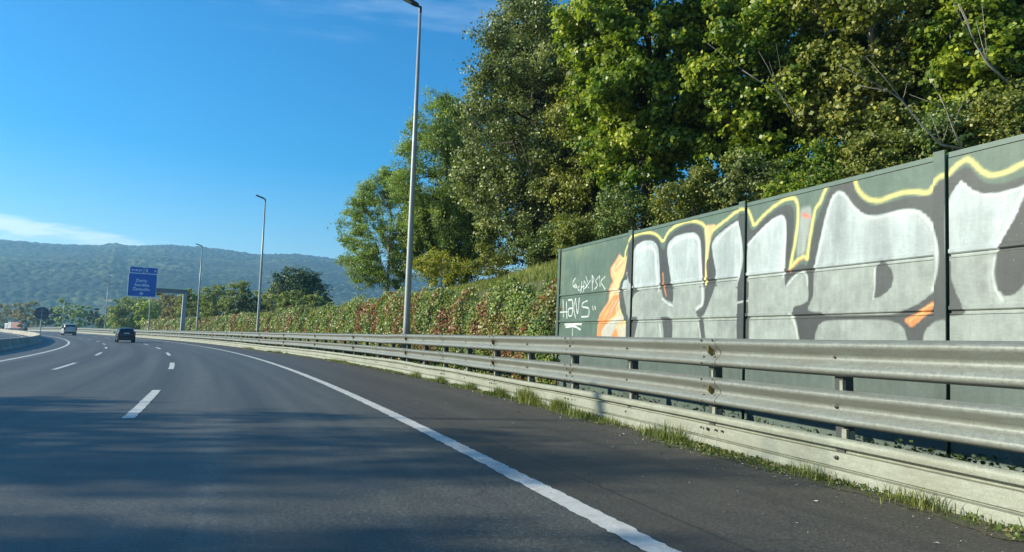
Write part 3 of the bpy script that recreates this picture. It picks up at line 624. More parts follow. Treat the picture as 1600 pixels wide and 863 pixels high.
('p', 'dark', 0.0, 0.01, [(9.11, 1.55), (9.35, 1.6), (9.76, 1.75), (9.92, 1.7), (9.92, 1.54), (9.75, 1.49), (9.66, 1.44), (9.6, 1.07), (9.44, 1.07), (9.4, 1.42), (9.29, 1.51)]),
('p', 'orange', 0.0, 0.02, [(9.72, 1.7), (9.76, 1.68), (9.75, 1.62), (9.66, 1.56), (9.48, 1.42), (9.43, 1.44), (9.36, 1.51), (9.48, 1.56), (9.61, 1.62)]),
('l', 'peach', 0.011, 0.02, [(9.44, 1.49), (9.61, 1.6), (9.73, 1.67)]),
('p', 'silver', 0.0, 0.015, [(7.95, 1.02), (8.04, 1.44), (8.18, 1.52), (9.13, 1.51), (9.29, 1.47), (9.39, 1.38), (9.44, 1.05), (8.78, 1.02)]),
('p', 'silver', 0.0, 0.015, [(9.6, 1.06), (9.62, 1.38), (9.75, 1.48), (9.94, 1.51), (9.94, 1.06)]),
('p', 'silver', 0.0, 0.015, [(9.91, 2.16), (9.91, 2.74), (9.98, 2.86), (10.07, 2.96), (10.12, 2.92), (10.19, 2.84), (10.3, 2.78), (10.46, 2.75), (10.59, 2.76), (10.74, 2.79), (10.79, 2.8), (10.76, 2.67), (10.62, 2.44), (10.49, 2.25), (10.44, 2.09), (10.42, 1.94), (10.45, 1.8), (10.53, 1.72), (10.63, 1.73), (10.72, 1.81), (10.85, 2.01), (11.16, 2.07), (11.14, 1.03), (9.9, 0.97), (9.9, 1.54), (10.01, 1.54), (10.11, 1.56), (10.0, 1.78), (9.94, 1.93), (9.96, 2.03)]),
('p', 'dark', 0.0, 0.01, [(10.79, 2.75), (10.73, 2.67), (10.64, 2.45), (10.5, 2.25), (10.44, 2.09), (10.42, 1.94), (10.45, 1.8), (10.53, 1.72), (10.6, 1.73), (10.68, 1.78), (10.8, 1.96), (11.17, 2.23), (11.18, 2.76)]),
('l', 'white', 0.019, 0.02, [(10.08, 2.94), (10.19, 2.82), (10.3, 2.76), (10.46, 2.73), (10.59, 2.74), (10.75, 2.77), (10.64, 2.55), (10.52, 2.34), (10.45, 2.19)]),
('l', 'white', 0.015, 0.03, [(10.43, 2.1), (10.41, 1.95), (10.43, 1.79), (10.51, 1.68)]),
('l', 'mid', 0.019, 0.04, [(10.1, 2.87), (10.17, 2.78), (10.3, 2.72), (10.46, 2.68), (10.59, 2.69), (10.62, 2.64), (10.56, 2.51), (10.45, 2.32)]),
('l', 'mid', 0.016, 0.05, [(10.39, 2.1), (10.37, 1.95), (10.38, 1.8), (10.45, 1.68)]),
('p', 'dark', 0.0, 0.01, [(9.91, 2.12), (9.96, 2.11), (9.95, 1.95), (10.0, 1.79), (10.12, 1.56), (10.01, 1.54), (9.9, 1.54)]),
('l', 'tag', 0.022, 0.008, [(0.22, 2.11), (0.27, 1.72)]),
('l', 'tag', 0.022, 0.008, [(0.4, 2.06), (0.46, 1.69)]),
('l', 'tag', 0.022, 0.008, [(0.09, 1.83), (0.46, 1.83)]),
('l', 'tag', 0.021, 0.008, [(0.5, 2.09), (0.74, 2.1), (0.74, 1.73), (0.54, 1.73), (0.5, 1.9), (0.73, 1.9)]),
('l', 'tag', 0.021, 0.008, [(0.87, 2.11), (0.78, 1.91), (0.9, 1.68)]),
('l', 'tag', 0.021, 0.008, [(0.87, 2.11), (1.0, 1.7), (1.06, 2.11)]),
('l', 'tag', 0.02, 0.008, [(1.45, 2.04), (1.21, 2.0), (1.2, 1.91), (1.53, 1.89), (1.55, 1.79), (1.53, 1.7), (1.2, 1.7)]),
('l', 'tag', 0.02, 0.008, [(1.7, 1.91), (1.73, 1.84)]),
('l', 'tag', 0.02, 0.008, [(1.81, 1.91), (1.83, 1.85)]),
('l', 'tag', 0.016, 0.005, [(0.83, 2.56), (0.72, 2.5), (0.7, 2.41), (0.81, 2.36)]),
('l', 'tag', 0.016, 0.005, [(0.83, 2.43), (0.93, 2.37), (0.87, 2.34), (0.8, 2.4), (0.83, 2.43)]),
('l', 'tag', 0.015, 0.005, [(1.07, 2.38), (0.95, 2.34), (1.04, 2.26), (1.1, 2.3)]),
('l', 'tag', 0.015, 0.005, [(1.15, 2.46), (1.14, 2.23)]),
('l', 'tag', 0.015, 0.005, [(1.26, 2.48), (1.25, 2.23)]),
('l', 'tag', 0.015, 0.005, [(1.13, 2.34), (1.27, 2.36)]),
('l', 'tag', 0.015, 0.005, [(1.26, 2.48), (1.41, 2.36), (1.27, 2.3)]),
('l', 'tag', 0.015, 0.005, [(1.34, 2.57), (1.43, 2.44)]),
('l', 'tag', 0.015, 0.005, [(1.57, 2.47), (1.34, 2.31)]),
('l', 'tag', 0.015, 0.005, [(1.47, 2.33), (1.5, 2.31)]),
('l', 'tag', 0.015, 0.005, [(1.64, 2.56), (1.66, 2.25)]),
('l', 'tag', 0.015, 0.005, [(1.64, 2.56), (1.74, 2.48), (1.66, 2.4)]),
('l', 'tag', 0.015, 0.005, [(1.97, 2.53), (1.78, 2.44), (1.92, 2.33), (1.76, 2.27)]),
('l', 'tag', 0.015, 0.005, [(1.97, 2.53), (2.01, 2.31)]),
('l', 'tag', 0.014, 0.005, [(2.22, 2.5), (2.0, 2.41), (2.24, 2.24)]),
('l', 'tag', 0.037, 0.01, [(0.36, 1.55), (0.81, 1.55), (1.2, 1.55)]),
('l', 'tag', 0.031, 0.01, [(0.42, 1.49), (0.86, 1.51), (1.15, 1.43)]),
('l', 'tag', 0.014, 0.006, [(0.76, 1.5), (0.8, 1.01)]),
]

for g in GRAFFITI: paint(*g)
def sample_paint(u, h):
    i = np.clip(np.round((u-uu[0])/(uu[1]-uu[0])).astype(int), 0, NU-1); j = np.clip(np.round((h-hh[0])/(hh[1]-hh[0])).astype(int), 0, NH-1)
    c = canvas[i, j].copy()
    low = (h < H0+.01)[..., None]
    gg = np.array((.098, .132, .112))*(.8+.4*fbm(u*1.2, h*1.2, 3, 33))[..., None]
    return np.where(low, gg, c)
def relief_panel(name, u0, u1, h0, h1, d0, ridges, dense, parent):
    du = .0125 if dense else .15
    nu = max(2, int((u1-u0)/du)); us = np.linspace(u0, u1, nu)
    hs_ = [h0, h0+.004]; step = .0125 if dense else .12
    hs_ = sorted(set([round(q, 4) for q in np.arange(h0, h1, step)] + [h1] + [round(r+e, 4) for r in ridges for e in (-.045, -.036, -.006, 0, .004, .040, .044) if h0 < r+e < h1]))
    hs_ = np.array(hs_); D = np.zeros(len(hs_))
    for r in ridges:       # lap joint: the upper sheet's lip stands proud over a dark recess
        D += np.where((hs_ > r-.0001) & (hs_ < r+.041), .016, 0)+np.where((hs_ > r-.037) & (hs_ < r-.005), -.020, 0)
    UU, HH = np.meshgrid(us, hs_, indexing='ij'); DD = np.tile(D+d0, (len(us), 1))
    P = np.array(WP)+UU[..., None]*np.array(WU)+HH[..., None]*np.array(WUP)+DD[..., None]*np.array(WN)
    n, k = UU.shape; v = P.reshape(-1, 3); i = (np.arange(n-1)[:, None]*k+np.arange(k-1)[None, :]).ravel()
    f = np.stack([i, i+1, i+k+1, i+k], -1)
    # back sheet, and rim
    b = np.array([Wp(u0, h0, d0-.08), Wp(u1, h0, d0-.08), Wp(u1, h1, d0-.08), Wp(u0, h1, d0-.08)]); nv = len(v)
    v = np.vstack([v, b]); c00, c10, c11, c01 = 0, (n-1)*k, n*k-1, k-1
    f = np.vstack([f, [[nv, nv+3, nv+2, nv+1], [c00, c10, nv+1, nv], [c10, c11, nv+2, nv+1], [c11, c01, nv+3, nv+2], [c01, c00, nv, nv+3]]])
    me = mesh(name, v, f)
    nm = np.array(me.polygons[0].normal)
    if nm @ np.array(WN) < 0: me.flip_normals()
    col = np.ones((len(v), 4), np.float32); col[:n*k, :3] = sample_paint(UU, HH).reshape(-1, 3); col[n*k:, :3] = PAL['green']
    a = me.color_attributes.new('paint', 'FLOAT_COLOR', 'POINT'); a.data.foreach_set('color', col.ravel())
    o = link(name, me, M_SPRAY); return under(o, parent)
for b_ in range(6):
    u0, u1 = b_*BAY+(.045 if b_ else .06), (b_+1)*BAY-.06; dense = b_ < 4
    for h0, h1 in ((2.152, WH-.055), (1.552, 2.146), (.952, 1.546), (.40, .946), (-.05, .394)):
        relief_panel('metal_panel', u0-.012, u1, h0, h1, 0, [h0+.05] , dense and h0 > .9, wall)
    m = MB()     # cap rail
    q = [Wp(u0, WH-.05, .012), Wp(u1, WH-.05, .012), Wp(u1, WH-.05, -.10), Wp(u0, WH-.05, -.10)]; q2 = [p_+WUP*.055 for p_ in q]
    m.add(q+q2, [(0,3,2,1),(4,5,6,7),(0,1,5,4),(1,2,6,5),(2,3,7,6),(3,0,4,7)]); under(m.build('cap_rail', M_GREEN), wall)
for b_ in range(7):
    # post of H section: a wide flange that carries the paint, then a dark slot beside it
    u = b_*BAY; w0, w1 = (-.125, .03) if b_ else (-.06, .06)
    n_h = 260; hs_ = np.linspace(-.05, WH+(.04 if b_ else .02), n_h); us = np.linspace(u+w0, u+w1-.02, 20)
    UU, HH = np.meshgrid(us, hs_, indexing='ij'); n, k = UU.shape
    P = np.array(WP)+UU[..., None]*np.array(WU)+HH[..., None]*np.array(WUP)+.034*np.array(WN)
    v = P.reshape(-1, 3); i = (np.arange(n-1)[:, None]*k+np.arange(k-1)[None, :]).ravel(); f = np.stack([i, i+1, i+k+1, i+k], -1); nv = len(v)
    b = np.array([Wp(us[0], hs_[0], .022), Wp(us[-1], hs_[0], .022), Wp(us[-1], hs_[-1], .022), Wp(us[0], hs_[-1], .022)]); v = np.vstack([v, b])
    c00, c10, c11, c01 = 0, (n-1)*k, n*k-1, k-1
    f = np.vstack([f, [[nv, nv+3, nv+2, nv+1], [c00, c10, nv+1, nv], [c10, c11, nv+2, nv+1], [c11, c01, nv+3, nv+2], [c01, c00, nv, nv+3]]])
    me = mesh('post', v, f); 
    if np.array(me.polygons[0].normal) @ np.array(WN) < 0: me.flip_normals()
    col = np.ones((len(v), 4), np.float32); pc = sample_paint(UU, HH); 
    if b_ in (0,): pc[:] = PAL['green']
    pc = pc*.9
    col[:n*k, :3] = pc.reshape(-1, 3); col[n*k:, :3] = PAL['green']
    a = me.color_attributes.new('paint', 'FLOAT_COLOR', 'POINT'); a.data.foreach_set('color', col.ravel())
    under(link('post', me, M_SPRAY), wall)
    m = MB(); 
    for (a0, a1, d0, d1) in ((u+w0+.05, u+w0+.075, -.12, .021), (u+w0, u+w1, -.135, -.121)):
        q = [Wp(a0, -.05, d1), Wp(a1, -.05, d1), Wp(a1, -.05, d0), Wp(a0, -.05, d0)]; q2 = [p_+WUP*(WH+.06) for p_ in q]
        m.add(q+q2, [(0,3,2,1),(4,5,6,7),(0,1,5,4),(1,2,6,5),(2,3,7,6),(3,0,4,7)])
    for o in m.each('post_web', M_GREEN): under(o, wall)

# ------------------------------------------------------------------ lamp posts
LEAN = math.radians(1.0)
def place(root, s, o, z=0.0, lean=LEAN, rz=None, scale=None):
    p = V(s, o, z); root.matrix_world = Matrix.Translation(p) @ Matrix.Rotation(lean, 4, 'Y') @ Matrix.Rotation(heading(s) if rz is None else rz, 4, 'Z') @ (Matrix.Diagonal((*scale, 1)) if scale else Matrix.Identity(4))
def copy_tree(o, parent=None):
    c = o.copy(); COL.objects.link(c); c.parent = parent
    for ch in list(o.children): copy_tree(ch, c)
    return c
lamp = thing('street_lamp', '', 'street lamp')
m = MB(); m.tube([(0, 0, 0), (0, 0, 1.6), (0, 0, 7), (0, 0, 12.5)], [.125, .12, .09, .052], 16); m.build('pole', M_POLE, lamp, True)
m = MB(); m.box((-.17, -.17, 0), (.17, .17, .03)); m.tube([(0, 0, .03), (0, 0, .12)], [.16, .135], 12); m.each('base_plate', M_POLE, lamp)
m = MB(); m.tube([(0, 0, 12.36), (0, 0, 12.58)], .062, 10); m.tube([(.02, 0, 12.55), (-.22, 0, 12.63)], .045, 8); m.each('bracket', M_DARK, lamp)
a = math.radians(17); R17 = Matrix.Translation((-.08, 0, 12.6)) @ Matrix.Rotation(a, 4, 'Y')
m = MB(); hp = [(0, -.06), (-.10, -.13), (-.62, -.15), (-.74, -.10), (-.76, 0), (-.74, .10), (-.62, .15), (-.10, .13), (0, .06)]
v = [R17 @ Vector((x, y, -.035)) for x, y in hp]+[R17 @ Vector((x*.97, y*.8, .05)) for x, y in hp]; n = len(hp)
m.add(v, [tuple(range(n))[::-1], tuple(range(n, 2*n))]+[(i, (i+1) % n, n+(i+1) % n, n+i) for i in range(n)]); head = m.build('lamp_head', M_DARK, lamp)
m = MB(); m.box((-.68, -.10, -.045), (-.28, .10, -.036), R17); m.build('lamp_glass', plain('lamp_glass', (.35, .36, .34), .2), lamp)
LAMPS = [(23.0, 13.45/12.5, 'tallest grey street lamp in front of the ivy bank, reaching the top edge'),
         (62.25, 12.5/12.5, 'grey street lamp standing clear against the sky, second along the ivy bank'),
         (96.75, 11.8/12.5, 'slim street lamp just right of the gantry post'),
         (135.0, 11.0/12.5, 'thin street lamp whose upper pole is hidden behind the blue sign'),
         (180.75, 11.3/12.5, 'thin distant street lamp left of the blue sign, before the olive round tree'),
         (246.5, 9.4/12.5, 'distant street lamp rising over the pale green trees beside the round sign'),
         (340.0, 11/12.5, 'faint distant street lamp above the parked lorry'),
         (400.0, 11/12.5, 'farthest faint street lamp at the left edge of the photo')]
for k, (s, sc, lab) in enumerate(LAMPS):
    o = lamp if k == 0 else copy_tree(lamp)
    tag(o, lab, 'street lamp', 'street lamps along the outside of the curve'); place(o, s, 3.9 if s < 330 else 5, 0, LEAN, None, (1, 1, sc))
o = copy_tree(lamp); tag(o, 'street lamp beyond the far carriageway whose thin shadow crosses the hard shoulder', 'street lamp', None); del o['group']
o.matrix_world = Matrix.Translation((-28.2, 11.4, -.1)) @ Matrix.Rotation(math.pi+heading(5), 4, 'Z')
# ------------------------------------------------------------------ gantry sign
M_BLUE = plain('sign_blue', (.010, .13, .50), .45, 0, .08, 1); M_WHITE = plain('sign_white', (.72, .78, .85), .5, 0, .05, 1); M_GREY = plain('gantry_grey', (.36, .38, .38), .55, .3, .15, 2)
gan = thing('sign_gantry', 'grey cantilever gantry holding the big blue direction sign over the road edge', 'sign gantry')
m = MB(); m.tube([(0, 0, 0), (0, 0, 6.35)], [.40, .30], 4, True)
m.build('post', M_GREY, gan); m = MB(); m.box((-.45, -.45, 0), (.45, .45, .06)); m.build('base_plate', M_GREY, gan)
m = MB(); m.box((-6.3, -.17, 6.22), (.3, .17, 6.30)); m.box((-6.3, -.17, 6.70), (.3, .17, 6.78)); m.box((-6.3, -.13, 6.30), (.3, .13, 6.70)); m.each('beam', plain('gantry_beam', (.24, .23, .22), .6, .3, .2, 2), gan)
place(gan, 106.2, 3.75, 0, math.radians(1.2))
sgn = thing('road_sign', 'big blue direction sign with white town names and a down arrow, on the gantry', 'road sign')
def rrect(x0, x1, z0, z1, r, n=4):
    p = []
    for cx, cz, a0 in ((x1-r, z1-r, 0), (x0+r, z1-r, 90), (x0+r, z0+r, 180), (x1-r, z0+r, 270)):
        for k in range(n+1): a = math.radians(a0+90*k/n); p.append((cx+r*math.cos(a), cz+r*math.sin(a)))
    return p
def panel(name, rect, y0, y1, mat, par, r=.12):
    m = MB(); m.prism([(x, 0, z) for x, z in rrect(*rect, r)], (0, y0, 0), (0, y1, 0)); return m.build(name, mat, par)
SX0, SX1, SZ0 = -6.98, -3.60, 5.55
panel('panel', (SX0, SX1, SZ0, SZ0+3.0), -.32, -.24, M_WHITE, sgn); panel('panel_face', (SX0+.04, SX1-.04, SZ0+.04, SZ0+2.96), -.325, -.322, M_BLUE, sgn)
panel('header', (SX0+.08, SX1+.04, SZ0+3.03, SZ0+3.86), -.32, -.24, M_WHITE, sgn); panel('header_face', (SX0+.11, SX0+1.72, SZ0+3.07, SZ0+3.82), -.326, -.323, M_BLUE, sgn)
panel('header_face', (SX0+1.78, SX1+.01, SZ0+3.07, SZ0+3.82), -.326, -.323, M_BLUE, sgn)
def text(body, size, x, z, y, par, name='lettering', align='CENTER', bold=.012):
    cu = bpy.data.curves.new(name, 'FONT'); cu.body = body; cu.size = size; cu.align_x = align; cu.extrude = .002; cu.offset = bold
    t = bpy.data.objects.new('tmp', cu); COL.objects.link(t); bpy.context.view_layer.update()
    me = bpy.data.meshes.new_from_object(t.evaluated_get(bpy.context.evaluated_depsgraph_get())); bpy.data.objects.remove(t); bpy.data.curves.remove(cu)
    o = link(name, me, M_WHITE, par); o.matrix_local = Matrix.Translation((x, y, z)) @ Matrix.Rotation(math.pi/2, 4, 'X'); return o
cx = (SX0+SX1)/2
text('Derio', .56, cx-.12, SZ0+1.90, -.331, sgn); text('Sondika', .56, cx-.05, SZ0+1.33, -.331, sgn); text('Zamudio', .56, cx-.10, SZ0+.78, -.331, sgn)
m = MB(); m.prism([(cx-.05+x, 0, SZ0+z) for x, z in ((0, .16), (.26, .42), (.26, .52), (.06, .38), (.06, .64), (-.06, .64), (-.06, .38), (-.26, .52), (-.26, .42))], (0, -.334, 0), (0, -.33, 0)); m.build('arrow', M_WHITE, sgn)
text('BI-30 JN', .36, SX0+.92, SZ0+3.30, -.331, sgn); text('R', .62, SX0+2.12, SZ0+3.22, -.331, sgn, 'symbol'); text('10', .36, SX0+3.1, SZ0+3.30, -.331, sgn)
place(sgn, 106.2, 3.75, 0, math.radians(1.2))
# the disc seen from behind on the median
ds = thing('round_sign', 'dark back of a round traffic sign on a post at the median barrier', 'road sign')
m = MB(); m.tube([(0, 0, 0), (0, 0, 3.1)], .05, 10); m.build('post', M_POLE, ds)
m = MB(); m.tube([(0, -.02, 2.35), (0, .02, 2.35)], .70, 24); m.build('disc', plain('sign_back', (.10, .12, .15), .6, .2, .2, 3), ds)
m = MB(); m.box((-.4, -.05, 2.1), (.4, -.02, 2.14)); m.box((-.4, -.05, 2.56), (.4, -.02, 2.6)); m.each('bracket', M_POLE, ds)
place(ds, 95, -12.45, .62, LEAN, math.radians(30))
# ------------------------------------------------------------------ vehicles
def car_paint(name, c, rough=.28): m = Mat(name); m.set(c, rough, .1, .5); m.b.inputs['Coat Weight'].default_value = .4; return m.m
M_GLASS = plain('car_glass', (.015, .02, .025), .08, 0, .1, 2); M_TYRE = plain('tyre_rubber', (.02, .02, .02), .85); M_RIM = plain('wheel_rim', (.35, .35, .36), .35, .6)
M_TAIL = plain('tail_lamp_red', (.30, .015, .012), .25); M_PLATE = plain('number_plate', (.65, .65, .62), .5); M_BUMP = plain('bumper_plastic', (.03, .03, .032), .6)
def car(name, label, cat, st, paintm, glass_rear, side_glass, group=None, wheel_r=.33, wheels=(-1.35, 1.35), plate_z=.78, tail=((.62, .86), (.78, 1.02)), wide=1.0):
    t = thing(name, label, cat, group=group); m = MB(); rings = []
    for (y, w, zb, zm, zs, zt, wr) in st:
        h = [(w*.86, zb), (w*.985, zb+.10), (w, zm), (w*.985, zs-.05), (w*.94, zs), ((w*.94+wr)/2+.02, (zs+zt)/2), (wr, zt-.05), (wr*.85, zt-.01), (0, zt+.015)]
        rings.append([(x*wide, y, z) for x, z in h]+[(-x*wide, y, z) for x, z in h[-2::-1]])
    n = len(rings[0]); v = [p for r in rings for p in r]; f = []
    for i in range(len(rings)-1):
        for k in range(n): f.append((i*n+k, (i+1)*n+k, (i+1)*n+(k+1) % n, i*n+(k+1) % n))
    f += [tuple(range(n)), tuple(range((len(rings)-1)*n, len(rings)*n))[::-1]]
    m.add(v, f); b = m.build('body', paintm, t, True)
    if hasattr(b.data, 'set_sharp_from_angle'): b.data.set_sharp_from_angle(angle=math.radians(38))
    (ya, za, wa), (yb, zb_, wb) = glass_rear
    m = MB(); q = [(-wa, ya, za), (wa, ya, za), (wb, yb, zb_), (-wb, yb, zb_)]; m.prism(q, (0, -.03, .01), (0, .04, -.01)); m.build('rear_window', M_GLASS, t)
    for sx in (-1, 1):
        m = MB(); pts = [(sx*x*wide, y, z) for x, y, z in side_glass]; m.prism(pts, (sx*.012, 0, 0), (-sx*.02, 0, 0)); m.build('side_window', M_GLASS, t)
        for wy in wheels:
            w = MB(); w.tube([((sx*.90-.1*sx)*wide-.1*sx, wy, wheel_r), ((sx*.90)*wide, wy, wheel_r)], wheel_r, 20); wo = w.build('wheel', M_TYRE, t, False)
            w = MB(); w.tube([(sx*.90*wide, wy, wheel_r), (sx*.912*wide, wy, wheel_r)], wheel_r*.62, 14); w.build('rim', M_RIM, wo)
        m = MB(); (x0, x1), (z0, z1) = (tail[0], tail[1]); y0 = st[0][0]
        m.box((min(sx*x0, sx*x1)*wide, y0-.05, z0), (max(sx*x0, sx*x1)*wide, y0+.22, z1)); m.build('tail_light', M_TAIL, t)
        m = MB(); m.box((sx*.92*wide if sx > 0 else -1.1*wide, .62, 1.0), (1.1*wide if sx > 0 else -.92*wide, .78, 1.14)); m.build('mirror', M_BUMP, t, bevel=.03)
    y0 = st[0][0]
    m = MB(); m.box((-.82*wide, y0-.06, .30), (.82*wide, y0+.2, .56)); m.build('bumper', M_BUMP, t, bevel=.04)
    m = MB(); m.box((-.26, y0-.075, plate_z-.06), (.26, y0-.05, plate_z+.06)); m.build('number_plate', M_PLATE, t)
    return t
suv = [(-2.18, .80, .38, .62, .92, .98, .66), (-2.10, .87, .30, .64, 1.0, 1.14, .70), (-1.80, .90, .26, .66, 1.03, 1.50, .62), (-1.3, .91, .26, .66, 1.03, 1.58, .63), (0, .91, .26, .66, 1.01, 1.60, .64), (.55, .91, .26, .66, .99, 1.50, .64), (1.15, .90, .26, .65, .98, 1.08, .70), (1.95, .86, .28, .6, .90, .94, .68), (2.2, .72, .36, .56, .74, .76, .5)]
c1 = car('parked_car', '', '', suv, car_paint('black_car_paint', (.012, .013, .018)), ((-2.10, 1.08, .66), (-1.86, 1.46, .56)), [(.80, -1.7, 1.08), (.83, .9, 1.06), (.71, .45, 1.42), (.67, -.2, 1.50), (.67, -1.45, 1.47)], plate_z=1.0)
c1.name = 'car'; tag(c1, 'black car driving away in the middle lane, nearest car on the road', 'car'); place(c1, 84.5, -4.9, .0, 0, None, (.94, .94, .94))
mpv = [(-2.25, .82, .38, .62, 1.0, 1.16, .74), (-2.20, .89, .30, .64, 1.08, 1.30, .76), (-2.02, .92, .28, .66, 1.10, 1.84, .72), (-1.5, .93, .28, .66, 1.10, 1.92, .74), (.2, .93, .28, .66, 1.08, 1.92, .74), (.9, .93, .28, .66, 1.06, 1.74, .74), (1.6, .92, .28, .65, 1.05, 1.18, .76), (2.15, .86, .30, .6, .92, .98, .72), (2.35, .74, .38, .56, .78, .8, .5)]
c2 = car('van', '', '', mpv, car_paint('beige_van_paint', (.50, .47, .42), .35), ((-2.18, 1.2, .70), (-2.06, 1.74, .66)), [(.86, -1.95, 1.15), (.87, 1.3, 1.12), (.80, .75, 1.62), (.79, .2, 1.78), (.79, -1.9, 1.78)], tail=((.70, .90), (.9, 1.35)), plate_z=.85)
c2.name = 'van'; tag(c2, 'beige people carrier driving away in the left lane, just beyond the black car', 'van'); place(c2, 156, -5.6, 0, 0, None, (1.15, 1.15, 1.08))
hatch = [(-2.0, .80, .36, .6, .88, .95, .66), (-1.9, .86, .28, .62, .96, 1.12, .68), (-1.5, .88, .25, .62, .97, 1.44, .60), (0, .88, .25, .62, .95, 1.47, .62), (.6, .88, .25, .62, .94, 1.34, .62), (1.15, .87, .25, .62, .92, .98, .68), (1.9, .82, .28, .56, .80, .84, .62), (2.05, .7, .34, .5, .66, .68, .5)]
c3 = car('car', '', '', hatch, car_paint('dark_grey_car_paint', (.03, .035, .045)), ((-1.9, 1.02, .62), (-1.62, 1.36, .54)), [(.79, -1.5, 1.02), (.82, .8, .98), (.66, .4, 1.28), (.66, -1.3, 1.38)])
c3.name = 'car'; tag(c3, 'dark grey oncoming car beyond the median, in front of the distant lorry', 'car'); c3.matrix_world = Matrix.Translation(V(212, -17.0)) @ Matrix.Rotation(heading(212)+math.pi, 4, 'Z')
c4 = copy_tree(c3); c4.name = 'car'; tag(c4, 'dark blue car cut by the left edge of the photo beyond the median barrier', 'car'); mblue = car_paint('dark_blue_car_paint', (.02, .04, .11)); 
for ch in c4.children:
    if ch.name.startswith('body'): ch.data = ch.data.copy(); ch.data.materials[0] = mblue
c4.matrix_world = Matrix.Translation(V(118, -19.2)) @ Matrix.Rotation(heading(118)+math.pi, 4, 'Z')
lor = thing('lorry', 'distant lorry with a red and white box body at the far left of the road', 'lorry')
m = MB(); m.box((-1.25, -6, 1.0), (1.25, 3.4, 3.7)); m.build('box_body', plain('lorry_red', (.48, .22, .19), .5, 0, .2, 2), lor)
m = MB(); m.box((-1.27, 1.6, .98), (1.27, 3.42, 3.72)); m.box((-1.26, -6.02, 1.0), (1.26, -5.9, 3.72)); m.each('white_panel', plain('lorry_white', (.7, .68, .66), .5), lor)
m = MB(); m.box((-1.2, 3.7, .6), (1.2, 5.6, 3.1)); m.build('cab', plain('lorry_cab', (.65, .64, .62), .4), lor, bevel=.12)
m = MB(); m.box((-1.05, 5.58, 1.7), (1.05, 5.63, 2.7)); m.build('windscreen', M_GLASS, lor)
for yy in (-4.6, -3.4, 4.4):
    for sx in (-1, 1):
        m = MB(); m.tube([(sx*.85, yy, .5), (sx*1.2, yy, .5)], .5, 16); m.build('wheel', M_TYRE, lor)
lor.matrix_world = Matrix.Translation((-214, 322, .9)) @ Matrix.Rotation(math.radians(70), 4, 'Z')
lo2 = copy_tree(lor); tag(lo2, 'pale distant lorry partly cut by the left edge of the photo', 'lorry'); lo2.matrix_world = Matrix.Translation((-232, 330, .4)) @ Matrix.Rotation(math.radians(70), 4, 'Z')
for ch in lo2.children:
    if ch.name.startswith('box_body'): ch.data = ch.data.copy(); ch.data.materials[0] = plain('lorry_pale', (.62, .56, .54), .5)
# ------------------------------------------------------------------ leaves
def unit(v): return v/np.maximum(np.linalg.norm(v, axis=-1, keepdims=True), 1e-9)
def leaf_mesh(name, C, L, bias, mat, parent=None, tint=None, tint2=None, width=.40, spread=1.0, fold=.12, droop=0.):
    N = len(C); L = np.broadcast_to(L, (N,)).astype(float)
    n = unit(bias+rng.normal(0, spread, (N, 3))*.75); r = rng.normal(0, 1, (N, 3)); r[:, 2] -= droop; a = unit(r-(r*n).sum(1, keepdims=True)*n); b = np.cross(n, a)
    Lc = L[:, None]; W = Lc*width*rng.uniform(.8, 1.2, (N, 1))
    v = np.stack([C-a*Lc*.5, C-b*W-a*Lc*.06+n*Lc*fold, C+a*Lc*.5, C+b*W-a*Lc*.06+n*Lc*fold], 1).reshape(-1, 3)
    f = np.arange(N*4).reshape(-1, 4)
    me = mesh(name, v, f)
    for nm, t in (('tint', tint), ('tint2', tint2)):
        at_ = me.attributes.new(nm, 'FLOAT', 'FACE'); at_.data.foreach_set('value', (rng.uniform(0, 1, N) if t is None else t).astype(np.float32))
    return link(name, me, mat, parent)
def blade_mesh(name, B, Hh, W, mat, parent=None, lean=.35, tint=None):
    N = len(B); d = rng.normal(0, 1, (N, 3)); d[:, 2] = 0; d = unit(d); s = np.stack([-d[:, 1], d[:, 0], 0*d[:, 0]], 1)
    Hh = Hh[:, None]; W = np.broadcast_to(W, (N,))[:, None]; le = rng.uniform(.05, 1, (N, 1))*lean; up = np.array([0, 0, 1.])
    mid = B+up*Hh*.55+d*Hh*le*.35; tip = B+up*Hh*(1-.35*le)+d*Hh*le*1.1
    v = np.stack([B-s*W*.5, B+s*W*.5, mid+s*W*.42, mid-s*W*.42, tip], 1).reshape(-1, 3); o = np.arange(N)*5
    f = [None]*(2*N); q = np.stack([o, o+1, o+2, o+3], 1).tolist(); t = np.stack([o+3, o+2, o+4], 1).tolist()
    me = bpy.data.meshes.new(name); me.vertices.add(len(v)); me.vertices.foreach_set('co', v.astype(np.float32).ravel())
    li = np.concatenate([np.array(q), np.array(t)], 1).ravel(); me.loops.add(len(li)); me.loops.foreach_set('vertex_index', li.astype(np.int32))
    ls = np.empty(2*N, np.int32); ls[0::2] = np.arange(N)*7; ls[1::2] = np.arange(N)*7+4
    me.polygons.add(2*N); me.polygons.foreach_set('loop_start', ls); me.update(calc_edges=True)
    for nm in ('tint', 'tint2'):
        a_ = me.attributes.new(nm, 'FLOAT', 'FACE'); a_.data.foreach_set('value', np.repeat(rng.uniform(0, 1, N) if tint is None else tint, 2).astype(np.float32))
    return link(name, me, mat, parent)
L_IVY = mat_leaf('ivy_leaf', (.035, .080, .015), (.155, .235, .040), (.42, .43, .12), ((.20, .035, .030), (.38, .10, .06)), .42, .25, .5, (.50, .60))
L_GRASS = mat_leaf('grass_blade', (.05, .085, .018), (.15, .19, .035), (.42, .38, .16), None, .5, .3)
L_DRY = mat_leaf('bank_grass', (.10, .135, .025), (.24, .27, .06), (.46, .42, .18), None, .55, .3)
